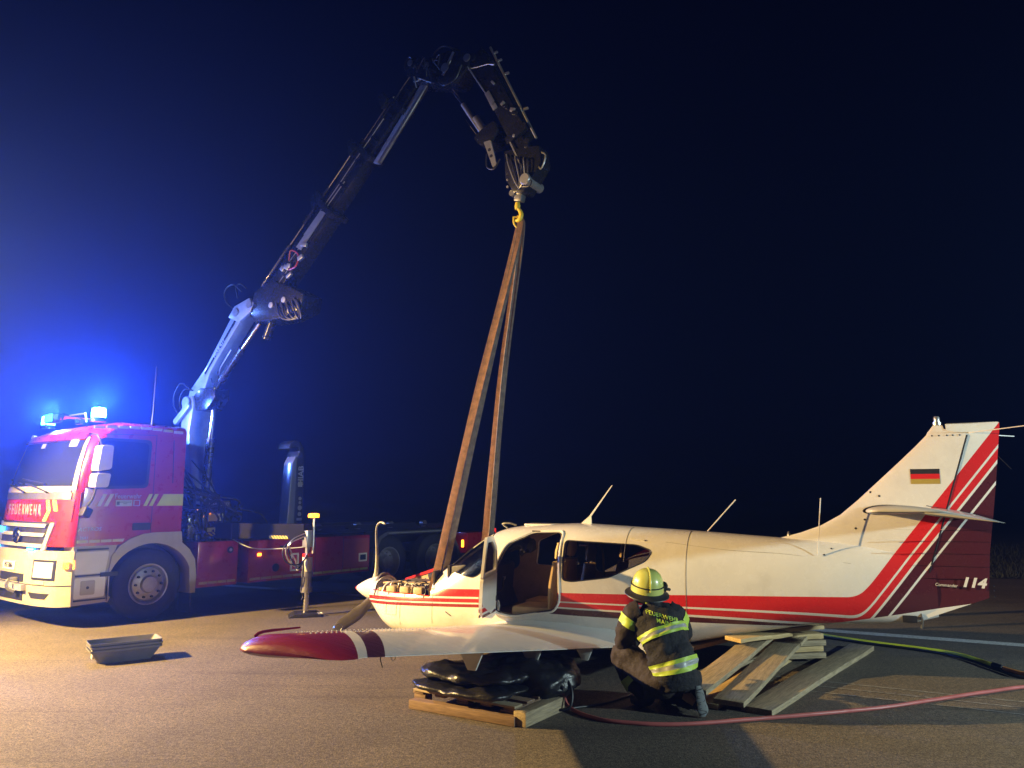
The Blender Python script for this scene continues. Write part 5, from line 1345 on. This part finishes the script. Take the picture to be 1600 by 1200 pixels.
bg3 = cushion('lifting_bag', (.10, 7.40, .215), .52, .40, .38, M_bag, 3, -.45, .06)
tag(bg3, 'bulging wrinkled black lifting bag filled up against the wing', 'lifting bag')
vt = MB().cyl((0, 0, 0), (.06, -.05, -.02), .022).cyl((.05, -.04, -.02), (.09, -.08, -.04), .014).obj('valve', M_steel, bg3); vt.location = (.42, -.16, .02)

# ------------------------------------------------------------------ tubs
def tub(z, label, dx=0, rz=0):
    o = MB(); L, Wd, H = .74, .36, .155
    def ring(z_, k, t=0): 
        l = L / 2 - (1 - k) * .10 - t; w = Wd / 2 - (1 - k) * .07 - t
        return [Vector((x, y, z_)) for x, y in poly_round([(-l, -w), (l, -w), (l, w), (-l, w)], .035, 3)]
    o.loft([ring(0, 0), ring(H * .85, .85), ring(H * .86, 1.02), ring(H, 1.04), ring(H, .97), ring(.012, .02, .004)])
    b_ = o.obj('plastic_tub', M_tub); b_.location = (-4.44 + dx, 9.14, z); b_.rotation_euler = (0, 0, .63 + rz)
    MB().prism(rrect(-.05, .045, .05, .10, .015), -L / 2 + .040, -L / 2 + .075, 'x').obj('handle_plate', M_ac_white, b_)
    tag(b_, label, 'plastic tub', 'nested grey tubs on the pavement'); return b_
tub(.0, 'lowest grey tub, standing on the pavement under two nested ones')
tub(.035, 'middle grey tub in the nested stack in front of the fire engine', .004, .008)
tub(.070, 'uppermost empty grey tub of the nested stack, lit inside its far end', -.004, -.01)

# ------------------------------------------------------------------ planks
PLD = math.atan2(2.72, 2.12)
def plank(name, p, q, w, th, m, label, group='loose planks under the aircraft tail', cat='plank'):
    p, q = Vector(p), Vector(q); d = q - p; L = d.length
    mb = MB(); n = 10
    rings = []
    for i in range(n + 1):
        x = -L / 2 + L * i / n; bow = .004 * math.sin(i * .8 + p.x * 5); e = .006 * math.sin(i * 1.7 + p.y * 3)
        rings.append([Vector((x, -w / 2 + e * .3, -th / 2 + bow)), Vector((x, w / 2 + e * .3, -th / 2 + bow)), Vector((x, w / 2 + e * .3, th / 2 + bow)), Vector((x, -w / 2 + e * .3, th / 2 + bow))])
    o = mb.loft(rings).obj(name, m, bevel=.003)
    x = d.normalized(); y = Vector((0, 0, 1)).cross(x).normalized(); z = x.cross(y)
    o.matrix_world = Matrix.Translation((p + q) / 2) @ Matrix((x, y, z)).transposed().to_4x4()
    return tag(o, label, cat, group)
plank('plank', (2.10, 6.93, .028), (4.28, 9.75, .028), .27, .05, M_wood, 'long plank lying alone on the ground, rightmost of the planks')
plank('plank', (1.88, 7.00, .070), (3.33, 9.20, .30), .27, .045, M_wood, 'wide plank sloping up to the stack, left neighbour of the lone long plank')
plank('plank', (1.62, 7.20, .12), (3.02, 9.15, .36), .25, .045, M_wood, 'sloping plank nearest the kneeling firefighter, lit orange in its middle')
plank('plank', (1.40, 7.50, .028), (3.05, 9.55, .028), .25, .045, M_wood, 'plank flat on the ground just beyond the firefighter boot')
plank('plank', (1.70, 7.10, .025), (3.2, 9.3, .028), .24, .045, M_wood2, 'bottom plank whose pale end sticks out below the sloping ones')
plank('plank', (1.15, 8.2, .15), (3.25, 9.35, .40), .22, .04, M_wood3, 'dim plank behind the firefighter rising to the top of the stack')
for k in range(4):
    plank('support_board', (2.52 + .02 * k, 8.96 - .03 * k, .085 + .068 * k), (3.50 - .02 * (k % 2), 9.03 + .03 * (k % 2), .085 + .068 * k), .22, .055, M_wood2 if k % 2 else M_wood,
          ['lowest board of the stack under the aircraft tail', 'second board up in the stack under the tail', 'third board up in the stack under the tail', 'top board of the stack under the aircraft tail'][k], 'stacked boards holding up the tail', 'board')
plank('support_board', (2.30, 8.30, .375), (2.95, 8.62, .385), .24, .04, M_wood2, 'short pale board laid crosswise over the sloping planks', 'stacked boards holding up the tail', 'board')
plank('support_board', (2.75, 8.75, .395), (3.45, 8.95, .40), .20, .04, M_wood2, 'short greenish board touching the belly of the aircraft', 'stacked boards holding up the tail', 'board')

# ------------------------------------------------------------------ hoses
def hose(name, pts, r, m, label, cat='hose', bands=None):
    return tag(MB().tube([(x, y, z) for x, y, z in pts], r, 9, 8).obj(name, m), label, cat)
hose('air_hose', [(.50, 7.28, .14), (.47, 7.15, .06), (.52, 7.0, .02), (.66, 6.78, .016), (.86, 6.64, .016), (1.35, 6.57, .016), (2.14, 6.75, .016), (3.13, 7.03, .016), (3.78, 7.30, .016), (4.51, 7.62, .016), (5.2, 7.85, .016), (6.5, 7.9, .016)], .017, M_hose_pink, 'pink air hose curving across the ground from the lifting bags to the right edge')
hose('air_hose', [(4.0, 10.8, .02), (4.30, 10.35, .02), (4.56, 10.05, .02), (4.97, 9.66, .02), (5.22, 9.30, .02), (5.27, 8.68, .02)], .022, M_hose_yel, 'yellow hose coming from under the tail towards the right edge')
hose('air_hose', [(5.27, 8.68, .02), (5.32, 8.35, .02), (5.5, 8.1, .02), (6.2, 8.0, .02)], .023, M_hose_or, 'orange hose length joined to the yellow hose at the right edge')
hose('air_hose', [(2.2, 10.6, .03), (3.2, 10.85, .02), (3.95, 10.55, .02), (4.5, 9.98, .02), (4.93, 9.56, .02), (5.14, 9.15, .02), (5.16, 8.5, .02), (5.25, 8.15, .02), (6.0, 7.8, .02)], .016, M_hose_blk, 'thin black hose running beside the yellow hose')
hose('air_hose', [(.45, 7.1, .30), (.52, 7.0, .18), (.50, 6.95, .05), (.40, 6.98, .02), (.8, 7.2, .015), (1.2, 7.6, .015)], .012, M_hose_blk, 'black hose hanging over the right corner of the pallet')
cp = MB().cyl((5.27, 8.76, .02), (5.275, 8.60, .02), .032, 12).obj('hose_coupling', M_steel_dark); tag(cp, 'dark coupling joining the yellow and orange hoses', 'hose coupling')

# ------------------------------------------------------------------ kneeling firefighter
FP = Vector((1.27, 6.98, 0))
ff = thing('person', 'kneeling firefighter in black turnout gear and lime helmet, seen from behind', 'person', FP, 0)
def limb(name, pts, rad, m, parent=ff, n=20, jit=.0, up=None, k=6, cap=True):
    return MB().tube(pts, rad, n, k, cap, jit=jit, up=up).obj(name, m, parent, ang=180)
# joints (x right, y away from the camera, z up)
HIP = Vector((.13, -.04, .30)); NECK = Vector((-.01, .16, .86)); HEAD = Vector((-.035, .20, 1.03))
SHL = Vector((-.17, .12, .80)); SHR = Vector((.17, .14, .79))
ELL = Vector((-.27, .20, .56)); WRL = Vector((-.12, .47, .52))
ELR = Vector((.30, .30, .60)); WRR = Vector((.14, .52, .55))
HPL = Vector((.02, -.02, .27)); HPR = Vector((.22, -.02, .27))
KNL = Vector((-.26, .26, .42)); ANL = Vector((-.08, .10, .09))
KNR = Vector((.12, .36, .10)); ANR = Vector((.30, -.10, .12))
# one continuous body under the clothes
me = bpy.data.meshes.new('body'); V = [HIP, Vector((.09, .02, .48)), Vector((.03, .09, .68)), NECK, HEAD - Vector((0, 0, .05)), HEAD + Vector((0, .01, .07)),
     SHL, ELL, WRL, SHR, ELR, WRR, HPL, KNL, ANL, ANL + Vector((-.08, .12, -.05)), HPR, KNR, ANR, ANR + Vector((.03, -.02, -.08))]
E_ = [(0, 1), (1, 2), (2, 3), (3, 4), (4, 5), (2, 6), (6, 7), (7, 8), (2, 9), (9, 10), (10, 11), (0, 12), (12, 13), (13, 14), (14, 15), (0, 16), (16, 17), (17, 18), (18, 19)]
RD = [.13, .12, .14, .055, .075, .085, .06, .045, .028, .06, .045, .028, .085, .06, .04, .035, .085, .06, .04, .035]
me.from_pydata([tuple(v) for v in V], E_, [])
bo = bpy.data.objects.new('body', me); COL.objects.link(bo)
sk_ = bo.modifiers.new('s', 'SKIN'); bo.modifiers.new('sub', 'SUBSURF').levels = 1
for i, r_ in enumerate(RD): me.skin_vertices[0].data[i].radius = (r_, r_)
me.skin_vertices[0].data[0].use_root = True
dg = bpy.context.evaluated_depsgraph_get(); nm = bpy.data.meshes.new_from_object(bo.evaluated_get(dg), depsgraph=dg)
bo.modifiers.clear()
bmx = bmesh.new(); bmx.from_mesh(nm)
# fingers on each hand, rooted inside the wrist ends, and nose, ears
hand = MB()
for wr, d in ((WRL, Vector((.5, .8, -.1)).normalized()), (WRR, Vector((-.3, .9, .0)).normalized())):
    sd = d.cross(Vector((0, 0, 1))).normalized(); upv = Vector((0, 0, 1))
    hand.tube([wr - d * .02, wr + d * .03, wr + d * .085], [(.028, .022), (.042, .018), (.040, .014)], 12, 3, up=upv)
    for k, L in enumerate((.062, .075, .07, .055)):
        o_ = sd * (-.030 + k * .020); b0 = wr + d * .075 + o_
        hand.tube([b0, b0 + d * L * .5 - upv * .008, b0 + d * L * .8 - upv * .03], [.0095, .009, .007], 8, 3)
    t0 = wr + d * .03 + sd * .035; hand.tube([t0, t0 + sd * .03 + d * .03, t0 + sd * .03 + d * .065 - upv * .01], [.012, .011, .008], 8, 3)
me.materials.append(M_skin)
tmp = bpy.data.meshes.new('t')
hv = [tuple(v) for v in hand.v]
hd = MB(); hd.lathe([(0, -.125), (.05, -.115), (.068, -.07), (.078, -.01), (.082, .04), (.07, .09), (.04, .12), (0, .128)], HEAD, 'z', 20)
hd.tube([HEAD + Vector((0, .075, .03)), HEAD + Vector((0, .105, -.02)), HEAD + Vector((0, .08, -.03))], [.008, .016, .01], 8, 3)
for s in (-1, 1): hd.tube([HEAD + Vector((s * .078, .0, .02)), HEAD + Vector((s * .09, -.012, .0)), HEAD + Vector((s * .078, -.005, -.035))], [.01, .013, .008], 8, 3)
hd.tube([HEAD + Vector((-.025, .078, -.065)), HEAD + Vector((0, .088, -.066)), HEAD + Vector((.025, .078, -.065))], [.005, .008, .005], 8, 3)
tmp.from_pydata(hv + [tuple(v) for v in hd.v], [], hand.f + [tuple(i + len(hv) for i in f) for f in hd.f])
bmx.from_mesh(tmp); bmx.to_mesh(nm); bmx.free()
nm.polygons.foreach_set('use_smooth', [True] * len(nm.polygons)); nm.materials.append(M_skin)
bo.data = nm; bo.parent = ff; nm.name = 'body'
for s in (-1, 1): MB().lathe([(0, -.012), (.012, 0), (0, .012)], HEAD + Vector((s * .03, .076, .022)), 'y', 10).obj('eye', M_ac_white, ff)
MB().lathe([(.0, -.09), (.06, -.085), (.082, -.03), (.09, .03), (.075, .09), (.0, .128)], HEAD + Vector((0, -.014, .0)), 'z', 20).obj('hair', M_hair, ff)
# jacket torso: spine curve
SP = [Vector((.15, -.05, .235)), Vector((.135, -.06, .36)), Vector((.10, -.03, .50)), Vector((.06, .02, .63)), Vector((.02, .08, .75)), Vector((-.0, .14, .835)), Vector((-.01, .17, .875))]
SR = [(.195, .155), (.205, .17), (.20, .16), (.205, .16), (.22, .145), (.16, .11), (.085, .085)]
UPV = (0, -1, 0.3)
torso = limb('jacket', SP, SR, M_jacket, n=40, jit=.030, up=UPV, k=7)
def band(name, u0, u1, m, grow, P=SP, Rr=SR, parent=torso, n=40, jit=.030, up=UPV, amax=None):
    """tape round a limb: a ring sleeve following the same path, slightly larger"""
    PP = catmull(P, 7); N = len(PP)
    vs = []; fs = []
    t0 = (PP[1] - PP[0]).normalized(); u = (Vector(up) - t0 * Vector(up).dot(t0)).normalized(); rows = []
    for i in range(N):
        t = (PP[min(i + 1, N - 1)] - PP[max(i - 1, 0)]).normalized(); u = (u - t * u.dot(t)).normalized(); w = t.cross(u)
        rows.append((PP[i], u.copy(), w.copy()))
    def ring(uu):
        f = uu * (N - 1); i = min(int(f), N - 2); k = f - i
        p = rows[i][0].lerp(rows[i + 1][0], k); a = rows[i][1].lerp(rows[i + 1][1], k).normalized(); b_ = rows[i][2].lerp(rows[i + 1][2], k).normalized()
        uq = uu * (len(Rr) - 1); q = min(int(uq), len(Rr) - 2); g_ = uq - q; g_ = g_ * g_ * (3 - 2 * g_)
        ra = Rr[q][0] * (1 - g_) + Rr[q + 1][0] * g_; rb_ = Rr[q][1] * (1 - g_) + Rr[q + 1][1] * g_
        out = []
        for j in range(n):
            an = 2 * math.pi * j / n; pt = p + a * math.cos(an) * rb_ + b_ * math.sin(an) * ra
            d = (pt - p).normalized()
            pt += d * (jit * (noise.noise(pt * 9) + .6 * noise.noise(pt * 21) + .3 * noise.noise(pt * 45)) * .85 + grow); out.append(pt)
        return out
    K = 5
    mb = MB().loft([ring(u0 + (u1 - u0) * k / K) for k in range(K + 1)], cap=False)
    return mb.obj(name, m, parent, ang=180)
for c_, h_ in ((.215, .048), (.52, .043)):
    band('lime_tape', c_ - h_, c_ - h_ * .36, M_lime, .010); band('grey_tape', c_ - h_ * .36, c_ + h_ * .36, M_grey_tape, .009); band('lime_tape', c_ + h_ * .36, c_ + h_, M_lime, .010)
col_ = limb('collar', [Vector((-.01, .15, .845)), Vector((-.015, .17, .90))], [(.085, .085), (.078, .078)], M_jacket, n=20)
MB().tube([Vector((-.075, .10, .895)), Vector((-.01, .08, .905)), Vector((.06, .11, .895))], [(.008, .02)] * 3, 8, 4).obj('collar_tape', M_lime, ff)
# sleeves
AL = [SHL + Vector((.04, 0, .02)), SHL, (SHL + ELL) / 2 + Vector((-.02, -.02, 0)), ELL, (ELL + WRL) / 2, WRL]
ARr = [(.10, .10), (.105, .10), (.088, .088), (.078, .078), (.066, .066), (.058, .058)]
slv = limb('sleeve', AL, ARr, M_cloth_lit, n=24, jit=.026, up=(0, -1, 0), k=7)
band('lime_tape', .27, .36, M_lime, .008, AL, ARr, slv, 24, .026, (0, -1, 0))
AR_ = [SHR - Vector((.04, 0, -.02)), SHR, (SHR + ELR) / 2 + Vector((.02, -.02, 0)), ELR, (ELR + WRR) / 2, WRR]
slv2 = limb('sleeve', AR_, ARr, M_jacket, n=24, jit=.026, up=(0, -1, 0), k=7)
band('lime_tape', .27, .36, M_lime, .008, AR_, ARr, slv2, 24, .026, (0, -1, 0))
# trousers
LL = [HPL + Vector((.04, .0, .02)), HPL, (HPL + KNL) / 2, KNL, (KNL * .5 + ANL * .5) + Vector((-.03, .03, 0)), ANL + Vector((0, 0, .03))]
LR_ = [(.155, .15), (.15, .145), (.125, .12), (.11, .105), (.095, .09), (.085, .08)]
tl_ = limb('trousers', LL, LR_, M_cloth_lit, n=28, jit=.035, up=(0, -1, 0), k=7)
band('lime_tape', .80, .87, M_lime, .010, LL, LR_, tl_, 28, .035, (0, -1, 0))
RL = [HPR + Vector((-.04, .0, .02)), HPR, (HPR + KNR) / 2 + Vector((0, 0, .03)), KNR, (KNR * .5 + ANR * .5) + Vector((0, .02, .01)), ANR + Vector((0, .05, 0))]
limb('trousers', RL, [(.15, .15), (.15, .14), (.125, .12), (.10, .095), (.095, .09), (.085, .08)], M_jacket, n=28, jit=.03, up=(0, -1, 0), k=7)
# boots
bt = MB().tube([ANL + Vector((.02, -.02, .12)), ANL + Vector((.01, -.01, .02)), ANL + Vector((-.03, .05, -.035)), ANL + Vector((-.10, .15, -.045))], [.06, .062, .055, .042], 16, 4)
bt.obj('boot', M_boot, ff)
# right boot: heel up, toe on the ground, sole facing back to the camera side
B0 = ANR + Vector((.02, .02, .10)); toe = Vector((.325, -.13, .045)); heel = Vector((.30, -.165, .245))
rbt = MB().tube([Vector((.20, .02, .19)), Vector((.25, -.05, .19)), Vector((.285, -.11, .17)), Vector((.31, -.12, .07))], [(.055, .055), (.062, .06), (.058, .055), (.045, .04)], 16, 4).obj('boot', M_boot, ff)
MB().tube([Vector((.20, -.10, .175)), Vector((.245, -.12, .155)), Vector((.285, -.15, .12))], [.045, .052, .04], 16, 4).obj('tan_boot_cuff', mat('tan_leather', (.45, .27, .13), .6, var=.3), rbt)
sole = MB().tube([Vector((.335, -.175, .015)), Vector((.34, -.185, .06)), Vector((.325, -.19, .13)), Vector((.315, -.185, .20)), Vector((.305, -.165, .255))], [(.030, .012), (.050, .014), (.042, .014), (.040, .016), (.026, .012)], 14, 4, up=(.35, -1, 0)).obj('boot_sole', M_sole, rbt)
for k in range(9): MB().box((.343 - k * .004, -.2005 + abs(k - 4) * .001, .04 + k * .024), (.060, .005, .006), rotZ(.3) @ rotY(.25 if k % 2 else -.25)).obj('sole_lug', M_boot, rbt)
# helmet with neck flap
HC = HEAD + Vector((.0, .0, .025))
hp = []
for k in range(10):
    a = k / 9 * math.pi / 2; hp.append((.135 * math.cos(a), .0 + .135 * math.sin(a)))
sh_ = MB().lathe([(.150, -.055), (.146, -.03), (.142, .0)] + hp[1:], (0, 0, 0), 'z', 32)
HM = Matrix.Translation(HC) @ rotX(R(14)) @ rotY(R(3))
hel = MB(HM).lathe([(.150, -.055), (.147, -.02), (.140, .02), (.130, .06), (.108, .10), (.075, .127), (.035, .139), (0, .142)], (0, 0, 0), 'z', 36)
hel = hel.obj('helmet', M_helmet, ff)
MB(HM).tube([(.0, -.15 + k * .0, .0) if False else (.149 * math.cos(a), .149 * math.sin(a) * 1.0, .004) for a in [i * .2094 for i in range(31)]], (.006), 6, cap=False).obj('helmet_band', M_helmet_band, hel)
MB(HM).lathe([(.148, -.055), (.162, -.07), (.20, -.085), (.203, -.092), (.16, -.082), (.145, -.065)], (0, 0, 0), 'z', 36).obj('helmet_brim', M_helmet_band, hel)
MB(HM).lathe([(.15, -.06), (.14, -.10), (.135, -.14), (.128, -.14), (.132, -.10), (.142, -.06)], (0, 0, 0), 'z', 28).obj('neck_guard', M_helmet_band, hel)
MB(HM).tube([(0, -.152, -.02), (0, -.13, .07), (0, -.06, .135), (0, .05, .140), (0, .13, .07)], [.008] * 5, 8, 4).obj('helmet_ridge', M_helmet, hel)
MB(HM).box((.155, .02, -.02), (.05, .10, .07), rotY(.2), .02).tube([(.15, -.03, .03), (.17, .0, -.03), (.21, .03, -.05)], .014, 8, 3).obj('helmet_lamp', M_helmet_band, hel)
# back lettering, laid on the upper back
def on_back(x, z):
    best = None
    from mathutils.bvhtree import BVHTree
    global BV
    try: BV
    except NameError: BV = BVHTree.FromPolygons([v.co for v in torso.data.vertices], [tuple(p.vertices) for p in torso.data.polygons])
    h = BV.ray_cast(Vector((x, -2, z)), Vector((0, 1, 0)))
    return h[0] if h[0] else Vector((x, -.1, z))
def back_text(s, x0, z0, size):
    c = bpy.data.curves.new('lt', 'FONT'); c.body = s; c.size = size; c.align_x = 'CENTER'; c.resolution_u = 2; c.offset = .001; c.space_character = 1.1
    o = bpy.data.objects.new('tmp', c); COL.objects.link(o); dg = bpy.context.evaluated_depsgraph_get()
    m_ = bpy.data.meshes.new_from_object(o.evaluated_get(dg)); bpy.data.objects.remove(o)
    bm = bmesh.new(); bm.from_mesh(m_); bmesh.ops.subdivide_edges(bm, edges=[e for e in bm.edges if e.calc_length() > .02], cuts=2)
    for v in bm.verts:
        x, z = v.co.x + x0, v.co.y + z0 - .25 * v.co.x; p = on_back(x, z); v.co = p + Vector((0, -.004, .001))
    bm.to_mesh(m_); bm.free(); m_.materials.clear(); m_.materials.append(M_lime)
    t = bpy.data.objects.new('back_lettering', m_); COL.objects.link(t); t.parent = torso
back_text('FEUERWEHR', .045, .795, .046); back_text('MAINZ', .065, .745, .046)

# ------------------------------------------------------------------ haze lit by the beacons
hz_m = bpy.data.materials.new('haze'); hz_m.use_nodes = True; ht = hz_m.node_tree; ht.nodes.clear()
ho = ht.nodes.new('ShaderNodeOutputMaterial'); pv = ht.nodes.new('ShaderNodeVolumePrincipled')
pv.inputs['Color'].default_value = (0.13, 0.27, 1.0, 1); pv.inputs['Density'].default_value = 0.0095; pv.inputs['Anisotropy'].default_value = 0.80  # blue tint in the haze itself keeps the warm floodlight glow out
ht.links.new(pv.outputs[0], ho.inputs['Volume'])
haze = MB().box((0, 180, 4.6), (840, 520, 11.2)).obj('haze', hz_m, smooth=False, kind='stuff')
haze['label'] = 'thin night haze glowing blue around the beacons'; haze['category'] = 'haze'
